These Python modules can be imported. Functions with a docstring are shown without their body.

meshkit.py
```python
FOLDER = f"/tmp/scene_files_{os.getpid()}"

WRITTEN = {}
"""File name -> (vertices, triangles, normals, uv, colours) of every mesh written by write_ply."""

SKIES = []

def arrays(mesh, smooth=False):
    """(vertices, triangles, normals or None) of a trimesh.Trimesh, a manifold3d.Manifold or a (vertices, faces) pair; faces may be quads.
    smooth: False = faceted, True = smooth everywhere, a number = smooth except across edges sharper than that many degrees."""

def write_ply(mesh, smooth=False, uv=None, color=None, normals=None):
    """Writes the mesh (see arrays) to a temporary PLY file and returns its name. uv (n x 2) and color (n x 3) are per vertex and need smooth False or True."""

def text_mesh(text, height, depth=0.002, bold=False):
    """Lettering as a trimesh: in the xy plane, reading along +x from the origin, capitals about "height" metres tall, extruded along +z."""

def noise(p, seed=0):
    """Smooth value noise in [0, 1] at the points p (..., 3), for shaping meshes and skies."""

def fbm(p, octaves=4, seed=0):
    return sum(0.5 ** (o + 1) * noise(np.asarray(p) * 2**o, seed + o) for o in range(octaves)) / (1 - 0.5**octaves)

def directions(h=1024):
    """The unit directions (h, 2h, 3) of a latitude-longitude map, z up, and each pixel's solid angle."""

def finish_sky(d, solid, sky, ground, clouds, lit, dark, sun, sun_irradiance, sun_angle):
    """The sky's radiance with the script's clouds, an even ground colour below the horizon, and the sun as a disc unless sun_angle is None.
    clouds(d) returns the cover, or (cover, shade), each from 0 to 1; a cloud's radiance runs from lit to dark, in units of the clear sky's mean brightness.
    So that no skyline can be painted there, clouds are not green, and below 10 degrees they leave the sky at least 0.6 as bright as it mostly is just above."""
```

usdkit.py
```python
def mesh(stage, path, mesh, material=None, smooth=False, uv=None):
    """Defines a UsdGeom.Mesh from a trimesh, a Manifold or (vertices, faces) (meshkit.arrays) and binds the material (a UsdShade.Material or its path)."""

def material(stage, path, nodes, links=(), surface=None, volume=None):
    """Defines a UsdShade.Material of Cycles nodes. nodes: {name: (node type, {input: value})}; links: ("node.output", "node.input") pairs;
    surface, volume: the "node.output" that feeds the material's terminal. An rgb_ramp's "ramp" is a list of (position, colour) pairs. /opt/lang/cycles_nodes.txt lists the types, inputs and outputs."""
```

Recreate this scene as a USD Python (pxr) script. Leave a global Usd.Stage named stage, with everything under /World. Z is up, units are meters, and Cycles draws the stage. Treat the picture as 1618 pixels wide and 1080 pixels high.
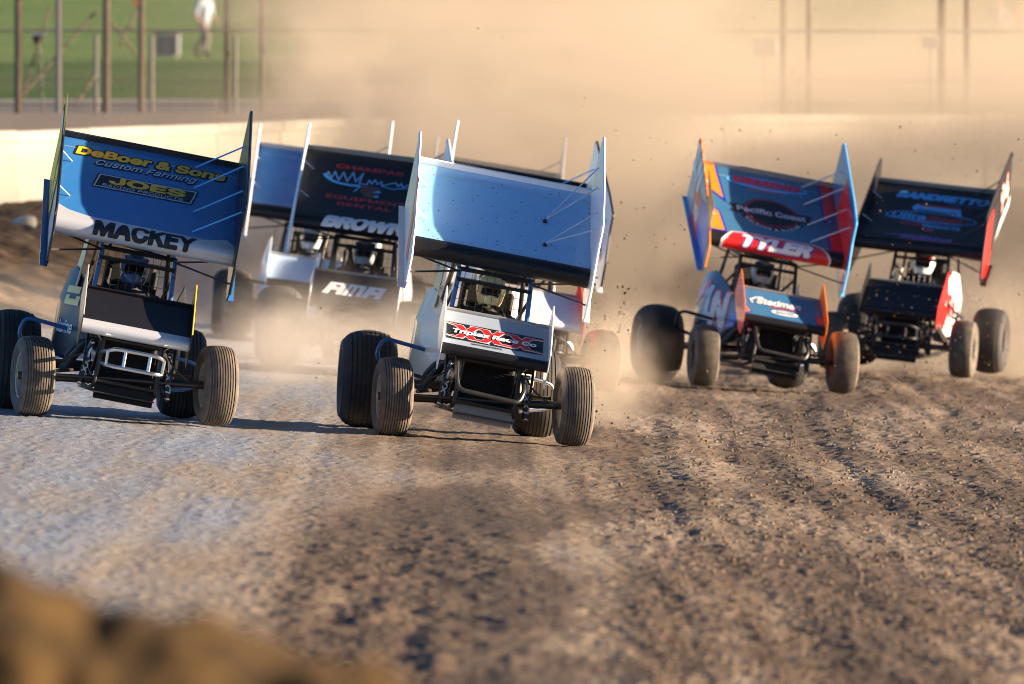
import math, random, glob
import numpy as np, trimesh, usdkit, meshkit
import manifold3d as m3
import shapely
from shapely import affinity, geometry as sg
from shapely.ops import unary_union
from pxr import Usd, UsdGeom, UsdLux, UsdShade, Gf

stage = Usd.Stage.CreateInMemory()
UsdGeom.SetStageUpAxis(stage, 'Z'); UsdGeom.SetStageMetersPerUnit(stage, 1.0)
UsdGeom.Xform.Define(stage, '/World'); UsdGeom.Scope.Define(stage, '/World/Looks')
# ------------------------------------------------------------------ camera, sky, sun, exposure
H, FPX, HOR = 2.77, 17978.0, 176.0
PITCH = math.atan((540 - HOR) / FPX)
cam = UsdGeom.Camera.Define(stage, '/World/camera')
cam.CreateFocalLengthAttr(400.0); cam.CreateHorizontalApertureAttr(36.0)
cam.CreateFStopAttr(4.0); cam.CreateFocusDistanceAttr(95.6)
cam.CreateExposureAttr(2.0)
cam.AddTranslateOp().Set(Gf.Vec3d(0, 0, H)); cam.AddRotateXOp().Set(90 - math.degrees(PITCH))
SUN_EL, SUN_AZ = math.radians(8.5), math.radians(2.0)
SUN = np.array([math.cos(SUN_EL) * math.cos(SUN_AZ), -math.cos(SUN_EL) * math.sin(SUN_AZ), math.sin(SUN_EL)])
dome = UsdLux.DomeLight.Define(stage, '/World/sky')
dome.GetPrim().SetCustomDataByKey('kind', 'structure')
sky_mat = usdkit.material(stage, '/World/Looks/sky_light', {
    's': ('sky_texture', {'sky_type': 'single_scattering', 'sun_disc': False, 'air_density': .55, 'ozone_density': 3.0, 'aerosol_density': .3, 'sun_elevation': SUN_EL, 'sun_rotation': math.atan2(SUN[0], SUN[1])}),
    'b': ('background_shader', {'strength': 0.05})}, [('s.color', 'b.color')], surface='b.background')
UsdShade.MaterialBindingAPI.Apply(dome.GetPrim()).Bind(sky_mat)
sun = UsdLux.DistantLight.Define(stage, '/World/sun')
sun.CreateIntensityAttr(1.25); sun.CreateAngleAttr(0.5); sun.CreateNormalizeAttr(True); sun.CreateColorAttr(Gf.Vec3f(1, .82, .62))
sun.AddTransformOp().Set(Gf.Matrix4d().SetRotate(Gf.Rotation(Gf.Vec3d(0, 0, 1), Gf.Vec3d(*map(float, SUN)))))

rng = np.random.default_rng(7)
# ------------------------------------------------------------------ helpers: prims
used = {}
def numbered(path):
    k = used.get(path, 0); used[path] = k + 1
    return path if k == 0 else '%s_%03d' % (path, k)
def tag(prim, label=None, cat=None, group=None, kind=None):
    for k, v in (('label', label), ('category', cat), ('group', group), ('kind', kind)):
        if v: prim.SetCustomDataByKey(k, v)
    return prim
def obj(name, mesh, mat, parent='/World', smooth=30, label=None, kind=None):
    p = numbered(parent + '/' + name)
    m = usdkit.mesh(stage, p, mesh, mat, smooth=smooth)
    tag(m.GetPrim(), label=label, kind=kind)
    return p
def thing(name, label, cat, matrix=None, group=None, kind=None):
    p = numbered('/World/' + name)
    x = UsdGeom.Xform.Define(stage, p)
    if matrix is not None:
        x.AddTransformOp().Set(Gf.Matrix4d(*np.asarray(matrix, float).T.ravel().tolist()))
    tag(x.GetPrim(), label, cat, group, kind)
    return p
# ------------------------------------------------------------------ helpers: geometry
def cat(*ms):
    return trimesh.util.concatenate([m for m in ms if m is not None])
def rot(axis, deg):
    return trimesh.transformations.rotation_matrix(math.radians(deg), axis)
def trans(*v):
    return trimesh.transformations.translation_matrix(v)
def bend(pts, r=0.06, n=4):
    pts = [np.asarray(p, float) for p in pts]
    if len(pts) < 3: return pts
    out = [pts[0]]
    for a, b, c in zip(pts, pts[1:], pts[2:]):
        d1, d2 = np.linalg.norm(a - b), np.linalg.norm(c - b)
        k = min(r, d1 * .45, d2 * .45)
        p, q = b + (a - b) / d1 * k, b + (c - b) / d2 * k
        for t in np.linspace(0, 1, n + 1):
            out.append((1 - t) ** 2 * p + 2 * t * (1 - t) * b + t * t * q)
    return out + [pts[-1]]
def tube(pts, r, n=10, r2=None, rb=0.06):
    P = np.array(bend(pts, rb)); k = len(P)
    T = np.gradient(P, axis=0); T /= np.linalg.norm(T, axis=1)[:, None]
    u = np.cross(T[0], [0, 0, 1.]);
    if np.linalg.norm(u) < .1: u = np.cross(T[0], [0, 1., 0])
    R = np.linspace(r, r if r2 is None else r2, k); V = []
    for i in range(k):
        u = u - T[i] * (u @ T[i]); u /= np.linalg.norm(u); w = np.cross(T[i], u)
        a = np.arange(n) / n * 2 * math.pi
        V.append(P[i] + R[i] * (np.cos(a)[:, None] * u + np.sin(a)[:, None] * w))
    V = np.vstack(V + [P[:1], P[-1:]]); F = []
    for i in range(k - 1):
        for j in range(n):
            a, b = i * n + j, i * n + (j + 1) % n
            F += [[a, b, b + n], [a, b + n, a + n]]
    for j in range(n):
        F += [[k * n, (j + 1) % n, j], [k * n + 1, (k - 1) * n + j, (k - 1) * n + (j + 1) % n]]
    return trimesh.Trimesh(V, F, process=False)
def cbox(c, s, ch=0.01):
    s = np.asarray(s, float) / 2; ch = min(ch, s.min() * .8); pts = []
    for sx in (-1, 1):
        for sy in (-1, 1):
            for sz in (-1, 1):
                for k in range(3):
                    d = np.array([ch, ch, ch]); d[k] = 0
                    pts.append((s - d) * (sx, sy, sz))
    m = trimesh.convex.convex_hull(np.array(pts)); m.apply_translation(c); return m
def hull(pts): return trimesh.convex.convex_hull(np.array(pts, float))
def plate(poly, t, f=None):
    """polygon (2-D) of thickness t along z; f maps (n,3) to (n,3)."""
    gs = [g for g in getattr(poly, 'geoms', [poly]) if g.area > 1e-6]
    m = cat(*[trimesh.creation.extrude_polygon(g, t, engine='earcut') for g in gs])
    if f is not None: m.vertices = f(np.array(m.vertices))
    return m
def lathe_x(prof, n=64):
    """surface of revolution about x; prof: (x, radius), closed."""
    prof = np.array(prof); k = len(prof); a = np.arange(n) / n * 2 * math.pi
    V = np.stack([np.repeat(prof[:, 0][None], n, 0), prof[:, 1][None] * np.cos(a)[:, None], prof[:, 1][None] * np.sin(a)[:, None]], -1).reshape(-1, 3)
    i, j = np.meshgrid(np.arange(n), np.arange(k), indexing='ij'); i2, j2 = (i + 1) % n, (j + 1) % k
    q = np.stack([i * k + j, i * k + j2, i2 * k + j2, i2 * k + j], -1).reshape(-1, 4)
    m = trimesh.Trimesh(V, np.vstack([q[:, [0, 1, 2]], q[:, [0, 2, 3]]]), process=False)
    if m.volume < 0: m.invert()
    return m
def ico(c, r, s=(1, 1, 1), sub=2):
    m = trimesh.creation.icosphere(sub, r); m.apply_scale(s); m.apply_translation(c); return m
# lettering as flat shapes
FONT = glob.glob('/opt/blender-*/*/datafiles/fonts/Inter.woff2')[0]
_text = {}
def text(s, h, bold=2, sx=1.0, shear=0.0):
    """shapely lettering, capitals h tall, centred on the origin."""
    if (s, bold) not in _text:
        from PIL import Image, ImageDraw, ImageFont
        f = ImageFont.truetype(FONT, 96)
        x0, y0, x1, y1 = f.getbbox(s, anchor='ls', stroke_width=bold)
        im = Image.new('L', (x1 - x0 + 8, y1 - y0 + 8))
        ImageDraw.Draw(im).text((4 - x0, 4 - y0), s, 255, f, anchor='ls', stroke_width=bold)
        on = np.pad(np.asarray(im) > 127, ((0, 0), (1, 1))).astype(np.int8)
        rows, st = np.nonzero(np.diff(on, axis=1) == 1); en = np.nonzero(np.diff(on, axis=1) == -1)[1]
        g = shapely.union_all(shapely.box(st, -rows - 1, en, -rows)).buffer(.6).buffer(-.6).simplify(.7)
        g = affinity.translate(g, -(g.bounds[0] + g.bounds[2]) / 2, 4 - y0 - 35)
        _text[(s, bold)] = g
    g = _text[(s, bold)]; k = h / 70.0
    return affinity.affine_transform(g, [k * sx, k * shear, 0, k, 0, 0])
def fit(g, w):
    b = g.bounds; return affinity.scale(g, w / (b[2] - b[0]), 1, origin=(0, 0))
def poly(*p): return sg.Polygon(p)
def line(pts, w): return sg.LineString(pts).buffer(w / 2, cap_style=2, join_style=2)
def move(g, x, y, deg=0):
    return affinity.translate(affinity.rotate(g, deg, origin=(0, 0)) if deg else g, x, y)
def decal_mesh(g, f, lift, depth=0.0012, edge=0.05):
    """flat print of shape g laid on the surface f(x, c, n)."""
    m = plate(g, depth)
    v, fc = trimesh.remesh.subdivide_to_size(m.vertices, m.faces, edge, max_iter=12)
    return trimesh.Trimesh(f(v[:, 0], v[:, 1], v[:, 2] + lift), fc, process=False)
# ------------------------------------------------------------------ materials
mats = {}
def mat(name, color, rough=.5, metal=0.0, coat=0.0, dust=0.0, bump=0.0, dscale=5.0, spec=.5):
    if name in mats: return mats[name]
    n = {'p': ('principled_bsdf', {'base_color': color, 'roughness': rough, 'metallic': metal, 'coat_weight': coat, 'coat_roughness': .06, 'specular_ior_level': spec})}
    l = []
    if dust or bump:
        n['g'] = ('geometry', {}); n['n'] = ('noise_texture', {'scale': dscale, 'detail': 6.0, 'roughness': .65}); l += [('g.position', 'n.vector')]
    if dust:
        n['r'] = ('map_range', {'from_min': .38, 'from_max': .75, 'to_min': dust * .25, 'to_max': dust, 'clamp': True})
        n['m'] = ('mix_color', {'a': color, 'b': (.30, .22, .145)})
        n['r2'] = ('map_range', {'from_min': .3, 'from_max': .7, 'to_min': rough, 'to_max': min(1, rough + dust * .8), 'clamp': True})
        l += [('n.fac', 'r.value'), ('r.result', 'm.fac'), ('m.result', 'p.base_color'), ('n.fac', 'r2.value'), ('r2.result', 'p.roughness')]
    if bump:
        n['b'] = ('bump', {'strength': bump, 'distance': .01}); l += [('n.fac', 'b.height'), ('b.normal', 'p.normal')]
    mats[name] = usdkit.material(stage, '/World/Looks/' + name, n, l, surface='p.BSDF')
    return mats[name]
def paint(name, c, dust=.12, rough=.28): return mat('paint_' + name, c, rough, coat=.15 if max(c) < .02 else .5, dust=dust, spec=.3 if max(c) < .02 else .5)
WHITE = paint('white', (.80, .80, .79), .07); BLACK = paint('black', (.009, .009, .011), .02, .34); BLUE = paint('royal_blue', (.022, .17, .45), .08)
LBLUE = paint('frame_blue', (.012, .10, .27), .1); SILVER = mat('silver_paint', (.66, .66, .67), .3, metal=.35, coat=.4, dust=.08); CREAM = paint('cream', (.74, .66, .48), .2)
YELLOW = paint('yellow', (.80, .50, .01), .1); RED = paint('red', (.70, .012, .010), .05); ORANGE = paint('orange', (.90, .22, .004), .03)
SLATE = paint('slate_blue', (.030, .135, .26), .07); CYAN = paint('sky_blue', (.10, .46, .90), .03); NAVY = paint('navy', (.006, .012, .035), .06)
INK = mat('ink_black', (.012, .012, .014), .45); PALE = paint('pale_blue', (.42, .55, .70), .15); PURPLE = paint('violet', (.20, .14, .50), .05); DKRED = paint('dark_red', (.52, .025, .018), .05)
BORDER = paint('border_blue', (.012, .02, .33), .05); GREY = paint('grey', (.42, .42, .42), .15)
FRAME = mat('frame_black', (.008, .008, .009), .45, dust=.05); DARK = mat('grimy_black', (.008, .008, .009), .7, dust=.04, bump=.3, spec=.3)
CHROME = mat('bright_tube', (.75, .74, .72), .18, metal=1.0, dust=.12); ALU = mat('dull_aluminium', (.52, .50, .47), .42, metal=.8, dust=.35); STEEL = mat('dark_steel', (.07, .068, .066), .4, metal=.8, dust=.12)
RIMGOLD = mat('dusty_rim', (.50, .44, .35), .5, metal=.5, dust=.6); RIMBLK = mat('black_rim', (.02, .02, .022), .4, dust=.35)
SKIDM = mat('dusty_skid_plate', (.30, .26, .22), .75, dust=.5, bump=.6)
WIRE = mat('screen_wire', (.10, .085, .065), .5, metal=.4)
SUIT = mat('race_suit_black', (.02, .02, .024), .85); GLOVE = mat('race_glove', (.03, .03, .03), .8); SKIN = mat('skin', (.50, .27, .19), .55)
RUBF = mat('front_tyre_rubber', (.035, .032, .030), .75, dust=.62, dscale=9.0, bump=.3); RUBR = mat('rear_tyre_rubber', (.016, .015, .015), .7, dust=.14, dscale=9.0, bump=.3)
# white wing skin, blue skylight shade put into its colour, flecked with flung mud
mats['mud_flecked'] = usdkit.material(stage, '/World/Looks/mud_flecked_shade_blue', {
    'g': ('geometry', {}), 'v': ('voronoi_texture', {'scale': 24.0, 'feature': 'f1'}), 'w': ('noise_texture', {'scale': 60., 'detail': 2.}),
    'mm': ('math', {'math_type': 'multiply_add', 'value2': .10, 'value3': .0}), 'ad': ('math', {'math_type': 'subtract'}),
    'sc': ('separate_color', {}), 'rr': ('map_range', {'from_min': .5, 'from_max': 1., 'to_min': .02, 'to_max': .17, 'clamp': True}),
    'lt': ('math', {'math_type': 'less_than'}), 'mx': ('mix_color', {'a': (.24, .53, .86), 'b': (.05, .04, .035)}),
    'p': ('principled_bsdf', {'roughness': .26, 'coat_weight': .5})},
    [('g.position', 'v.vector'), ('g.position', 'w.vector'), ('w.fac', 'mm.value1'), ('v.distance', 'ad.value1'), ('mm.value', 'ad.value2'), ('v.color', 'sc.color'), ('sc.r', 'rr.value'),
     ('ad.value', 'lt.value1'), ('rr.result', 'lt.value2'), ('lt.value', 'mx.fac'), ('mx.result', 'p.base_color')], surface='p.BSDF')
MUDSHADEBLUE = mats['mud_flecked']
mats['visor'] = usdkit.material(stage, '/World/Looks/visor_glass', {
    't': ('transparent_bsdf', {'color': (.55, .52, .5)}), 'g': ('glossy_bsdf', {'roughness': .05}), 'f': ('fresnel', {'IOR': 1.5}), 'm': ('mix_closure', {})},
    [('f.fac', 'm.fac'), ('t.BSDF', 'm.closure1'), ('g.BSDF', 'm.closure2')], surface='m.closure')
VISOR = mats['visor']

# ------------------------------------------------------------------ terrain
def sstep(t): t = np.clip(t, 0, 1); return t * t * (3 - 2 * t)
WX = [-70, -30, -7, -2, 2, 10, 40, 90]; WY = [60, 122, 155, 172, 178, 186, 205, 225]; WZ = [2.2, 2.35, 2.50, 2.69, 2.73, 2.75, 2.8, 2.8]
def wall_y(x): return np.interp(x, WX, WY)
def wall_top(x): return np.interp(x, WX, WZ)
WALL_H = 1.2
def plane(x, y): return -.015 - .06 * np.clip(x, -12, 9) - .002 * (y - 95.6)
def smooth_ground(x, y):
    x, y = np.asarray(x, float), np.asarray(y, float)
    z, wy = plane(x, y), wall_y(x)
    k = sstep(1 - (wy - y) / 26.0)
    return z * (1 - k) + k * (wall_top(x) - WALL_H)
def vnoise(x, y, sx, sy, seed, octv=3): return meshkit.fbm(np.stack([x * sx, y * sy, np.zeros_like(x) + seed * 7.3], -1), octv, seed) - .5
def rough_mask(x, y):
    """where loose dirt lies: the right half, and a churned patch low in the middle."""
    w = vnoise(x, y, .35, .05, 5, 3) * 1.6
    right = sstep((x * 95.6 / y - .2 + w) / 1.4)
    mid = np.exp(-((x + .75) / .62) ** 2) * sstep((78 - y) / 12)
    return np.clip(.18 + .8 * right + .5 * mid, 0, 1.1)
TRACKS = [(x0 + dx, kq, a0) for x0, kq, a0 in ((-2.9, .00012, .012), (-1.55, .0003, .014), (.35, .0005, .020), (1.2, .0009, .022), (2.1, .0007, .024), (3.3, .0012, .022), (-.6, .0009, .016)) for dx in (0, .62)]
def ground_z(x, y):
    m = rough_mask(x, y); k = sstep((150 - y) / 20)
    z = vnoise(x, y, 1.1, .03, 1, 3) * .085 * (.35 + .65 * m) + vnoise(x, y, 4.0, .04, 6, 2) * .026 * (.2 + m)
    z += vnoise(x, y, 3.0, .9, 2, 3) * .030 * (.25 + m)
    z += np.maximum(vnoise(x, y, 11.0, 5.0, 3, 3), -.05) * .028 * (.2 + m)
    z += np.maximum(vnoise(x, y, 26.0, 12.0, 4, 2), 0) * (.034 * (.2 + np.minimum(m, .8)) + .012)
    mid = np.exp(-((x + .62) / .75) ** 2) * sstep((82 - y) / 16)
    z += (np.abs(vnoise(x, y, 2.6, .75, 51, 3)) - .12) * .13 * (mid + .13 * m) + np.maximum(vnoise(x, y, 5.5, 1.6, 52, 2) - .05, 0) * .09 * (mid + .12 * m)
    for x0, kq, a0 in TRACKS:
        q = (x - x0 - kq * (y - 95.6) ** 2) / .10
        z -= .20 * a0 * (np.exp(-q * q) - .45 * np.exp(-(np.abs(q) - 1.9) ** 2 * 1.6)) * (.6 + .8 * meshkit.noise(np.stack([x * .5, y * .12, np.zeros_like(x)], -1), 77))
    return smooth_ground(x, y) + z * (.35 + .65 * k)
def grid_mesh(X, Y, Z):
    n, m = X.shape; i, j = np.meshgrid(np.arange(n - 1), np.arange(m - 1), indexing='ij'); a = i * m + j
    q = np.stack([a, a + 1, a + m + 1, a + m], -1).reshape(-1, 4)
    return trimesh.Trimesh(np.stack([X, Y, Z], -1).reshape(-1, 3), np.vstack([q[:, [0, 1, 2]], q[:, [0, 2, 3]]]), process=False)

def dirt_material(name, track=True):
    n = {'g': ('geometry', {}), 'big': ('noise_texture', {'scale': 1., 'detail': 5., 'roughness': .6}), 'mb': ('mapping', {'scale': (.75, .11, 1.)}),
         'fine': ('noise_texture', {'scale': 14., 'detail': 6., 'roughness': .7}), 'mf': ('mapping', {'scale': (1., .45, 1.)}),
         'streak': ('noise_texture', {'scale': 1., 'detail': 4., 'roughness': .6}), 'ms': ('mapping', {'scale': (3.2, .06, 1.)}),
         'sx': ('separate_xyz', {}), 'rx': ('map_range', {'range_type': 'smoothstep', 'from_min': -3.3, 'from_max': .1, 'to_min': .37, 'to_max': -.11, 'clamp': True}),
         'a1': ('math', {'math_type': 'add'}), 'a2': ('math', {'math_type': 'multiply_add', 'value2': .55}),
         'a3': ('math', {'math_type': 'multiply_add', 'value2': .46}),
         'ramp': ('rgb_ramp', {'ramp': [(.0, (.052, .030, .015)), (.36, (.105, .064, .035)), (.50, (.225, .158, .100)), (.66, (.285, .228, .172)), (.84, (.265, .262, .268)), (1., (.26, .285, .325))]}),  # blue of the last stops: skylight on shaded dirt put into grey clay
         'rr': ('map_range', {'from_min': .5, 'from_max': 1., 'to_min': .9, 'to_max': .55, 'clamp': True}),
         'bu': ('bump', {'strength': .55, 'distance': .02}),
         'p': ('principled_bsdf', {'specular_ior_level': .35})}
    l = [('g.position', 'mb.vector'), ('mb.vector', 'big.vector'), ('g.position', 'mf.vector'), ('mf.vector', 'fine.vector'), ('g.position', 'ms.vector'), ('ms.vector', 'streak.vector'),
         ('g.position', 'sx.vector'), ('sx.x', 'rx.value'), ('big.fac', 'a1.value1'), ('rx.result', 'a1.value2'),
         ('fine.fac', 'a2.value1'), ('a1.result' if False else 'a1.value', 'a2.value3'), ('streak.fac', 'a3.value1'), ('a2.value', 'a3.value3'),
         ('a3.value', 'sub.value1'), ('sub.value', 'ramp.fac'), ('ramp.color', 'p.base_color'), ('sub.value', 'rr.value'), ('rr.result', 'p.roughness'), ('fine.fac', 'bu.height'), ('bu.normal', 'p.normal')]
    n['sub'] = ('math', {'math_type': 'subtract'})
    # churned brown patch low in the middle
    n |= {'bx': ('math', {'math_type': 'multiply_add', 'value2': 1.5}), 'px1': ('map_range', {'range_type': 'smoothstep', 'from_min': -.95, 'from_max': -.25, 'to_min': 0., 'to_max': 1., 'clamp': True}), 'px2': ('map_range', {'range_type': 'smoothstep', 'from_min': .55, 'from_max': 1.25, 'to_min': 1., 'to_max': 0., 'clamp': True}),
          'py1': ('map_range', {'range_type': 'smoothstep', 'from_min': 62., 'from_max': 86., 'to_min': 1., 'to_max': 0., 'clamp': True}), 'pp': ('math', {'math_type': 'multiply'}), 'pq': ('math', {'math_type': 'multiply'}), 'pr': ('math', {'math_type': 'multiply_add', 'value2': .27, 'value3': .50})}
    l += [('big.fac', 'bx.value1'), ('sx.x', 'bx.value3'), ('bx.value', 'px1.value'), ('bx.value', 'px2.value'), ('sx.y', 'py1.value'), ('px1.result', 'pp.value1'), ('px2.result', 'pp.value2'), ('pp.value', 'pq.value1'), ('py1.result', 'pq.value2'), ('pq.value', 'pr.value1'), ('pr.value', 'sub.value2')]
    return usdkit.material(stage, '/World/Looks/' + name, n, l, surface='p.BSDF')
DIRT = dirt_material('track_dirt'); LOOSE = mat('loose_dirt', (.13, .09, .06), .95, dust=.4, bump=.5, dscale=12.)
def earth(name, c0, c1, c2, sc):
    return usdkit.material(stage, '/World/Looks/' + name, {'g': ('geometry', {}), 'n': ('noise_texture', {'scale': sc, 'detail': 6., 'roughness': .65}), 'r': ('rgb_ramp', {'ramp': [(.32, c0), (.52, c1), (.70, c2)]}), 'b': ('bump', {'strength': .7, 'distance': .03}), 'p': ('principled_bsdf', {'roughness': .95, 'specular_ior_level': .2})},
        [('g.position', 'n.vector'), ('n.fac', 'r.fac'), ('r.color', 'p.base_color'), ('n.fac', 'b.height'), ('b.normal', 'p.normal')], surface='p.BSDF')
BROWN = earth('brown_earth', (.010, .005, .001), (.055, .029, .007), (.13, .072, .018), 5.)
SOIL = earth('soil', (.035, .020, .010), (.13, .082, .042), (.26, .18, .11), 2.2)
BERM = mat('dusty_berm', (.50, .36, .23), .95, dust=.6, bump=.5, dscale=2.)

# fine sheet of the track in view
tt = np.linspace(-1, 1, 460); vv = np.linspace(1165, 285, 1250)
yy = np.minimum(H * FPX / (vv - HOR), 1e9)
yy = np.where(yy > 165, 165 + 0 * yy, yy); yy = np.unique(yy)[::-1]
Xg = tt[None] * (yy[:, None] * .045 * 1.12 + .6); Yg = np.repeat(yy[:, None], len(tt), 1)
keep = Yg[:, 0] <= 154
Xg, Yg = Xg[keep], Yg[keep]
track = grid_mesh(Xg[::-1], Yg[::-1], ground_z(Xg, Yg)[::-1])
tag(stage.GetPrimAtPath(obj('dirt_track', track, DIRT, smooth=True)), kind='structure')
# wide sheet under and around it, out to the wall and past the camera
xs = np.concatenate([np.linspace(-400, -45, 12), np.linspace(-40, 40, 161), np.linspace(45, 400, 12)]); ts = np.linspace(0, 1, 90) ** .8
Xw = np.repeat(xs[None], len(ts), 0); Yw = -60 + ts[:, None] * (np.maximum(wall_y(xs), 20)[None] + 60.02)
Zw = smooth_ground(Xw, Yw)
und = sstep((157 - Yw) / 3) * sstep((Yw - 44) / 4) * sstep((Yw * .0504 + .4 - np.abs(Xw)) / .8)
Zw = Zw + vnoise(Xw, Yw, .5, .3, 9, 3) * .05 * (1 - und) - .12 * und
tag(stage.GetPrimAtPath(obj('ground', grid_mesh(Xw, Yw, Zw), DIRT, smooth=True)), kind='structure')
# loose clods over the track: nobody could count them
def clod(seed, sub=1):
    m = trimesh.creation.icosphere(sub, 1.0); m.vertices *= (.65 + .7 * meshkit.noise(m.vertices * 1.3 + seed * 9.1, seed))[:, None]; m.vertices *= (1, 1, .75); return m
pi_path = '/World/loose_clods'
pi = UsdGeom.PointInstancer.Define(stage, pi_path); tag(pi.GetPrim(), 'small loose clods and crumbs of dirt strewn over the track', 'clods', kind='stuff')
N = 60000
cy = H * FPX / (rng.uniform(300, 1150, N) - HOR); cx = rng.uniform(-1, 1, N) * (cy * .047 + .4)
ok = (rng.uniform(0, 1, N) < rough_mask(cx, cy) ** 1.6 * (.35 + 1.1 * np.clip(vnoise(cx, cy, 1.6, .25, 11, 3) + .35, 0, 1))) & (cy < 150)
cx, cy = cx[ok], cy[ok]; cz = ground_z(cx, cy); cs = .004 + .015 * rng.uniform(0, 1, len(cx)) ** 4 * np.clip(rough_mask(cx, cy), .35, 1)
for k in range(3): usdkit.mesh(stage, f'{pi_path}/clod_{k:03d}' if k else f'{pi_path}/clod', clod(k + 1), [DIRT, DIRT, LOOSE][k], smooth=False)
pi.CreatePrototypesRel().SetTargets([f'{pi_path}/clod', f'{pi_path}/clod_001', f'{pi_path}/clod_002'])
pi.CreatePositionsAttr([Gf.Vec3f(*map(float, p)) for p in np.stack([cx, cy, cz + cs * .3], 1)])
pi.CreateProtoIndicesAttr([int(k) for k in rng.integers(0, 3, len(cx))])
pi.CreateScalesAttr([Gf.Vec3f(float(s), float(s) * 1.2, float(s)) for s in cs])
pi.CreateOrientationsAttr([Gf.Quath(math.cos(a), 0, 0, math.sin(a)) for a in rng.uniform(0, 3.14, len(cx))])
# earth bank close to the camera, low at the left
bx, by = np.meshgrid(np.linspace(-4, .8, 190), np.linspace(18, 32, 150))
bh = .17 * vnoise(bx, by, 8., 4, 25, 3) + np.interp(bx * 24 / by, [-4, -1.08, -.85, -.66, -.45, -.28, -.1, .6], [1.95, 1.79, 1.74, 1.68, 1.62, 1.56, 1.42, .3]) + .06 * vnoise(bx, by, 2.2, 1.2, 23, 3)
k_ = np.exp(-((by - 24) / 2.2) ** 2); g_ = smooth_ground(bx, by) - .2
bz = g_ + np.maximum(bh - g_, 0) * k_ + vnoise(bx, by, 12, 6, 22, 3) * .06 * k_
tag(stage.GetPrimAtPath(obj('earth_bank', grid_mesh(bx, by, bz), BROWN, smooth=True)), kind='structure')
sx_, st_ = np.meshgrid(np.linspace(-13, -3.6, 200), np.linspace(0, 1, 150)); sy_ = wall_y(sx_) - .15 - (1 - st_) * 27
hs = .30 * sstep((-sx_ - 4.3 + 1.2 * vnoise(sx_, sy_, .3, .1, 61, 2)) / 2.2) * sstep(st_ * 5) * (.5 + 1.2 * np.clip(vnoise(sx_, sy_, 1.1, .35, 62, 4) + .4, 0, 1)) + .20 * np.maximum(vnoise(sx_, sy_, 3.2, 1.2, 63, 3), 0)
tag(stage.GetPrimAtPath(obj('dirt_bank', grid_mesh(sx_, sy_, smooth_ground(sx_, sy_) + hs - .12 * (1 - sstep((-sx_ - 4.0) / 1.6)) - .05), SOIL, smooth=True)), kind='structure')
rk = (-6.35, 148.5); rm = trimesh.creation.icosphere(3, .13); rm.vertices *= (.7 + .6 * meshkit.noise(rm.vertices * 9, 3))[:, None] * (1.25, 1, .7); rm.apply_translation((rk[0], rk[1], float(smooth_ground(*rk)) + .27))
tag(stage.GetPrimAtPath(obj('rock', rm, mat('pale_rock', (.50, .45, .38), .9, bump=.5), smooth=40)), 'pale rock on the brown soil bank below the wall', 'rock')
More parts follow.
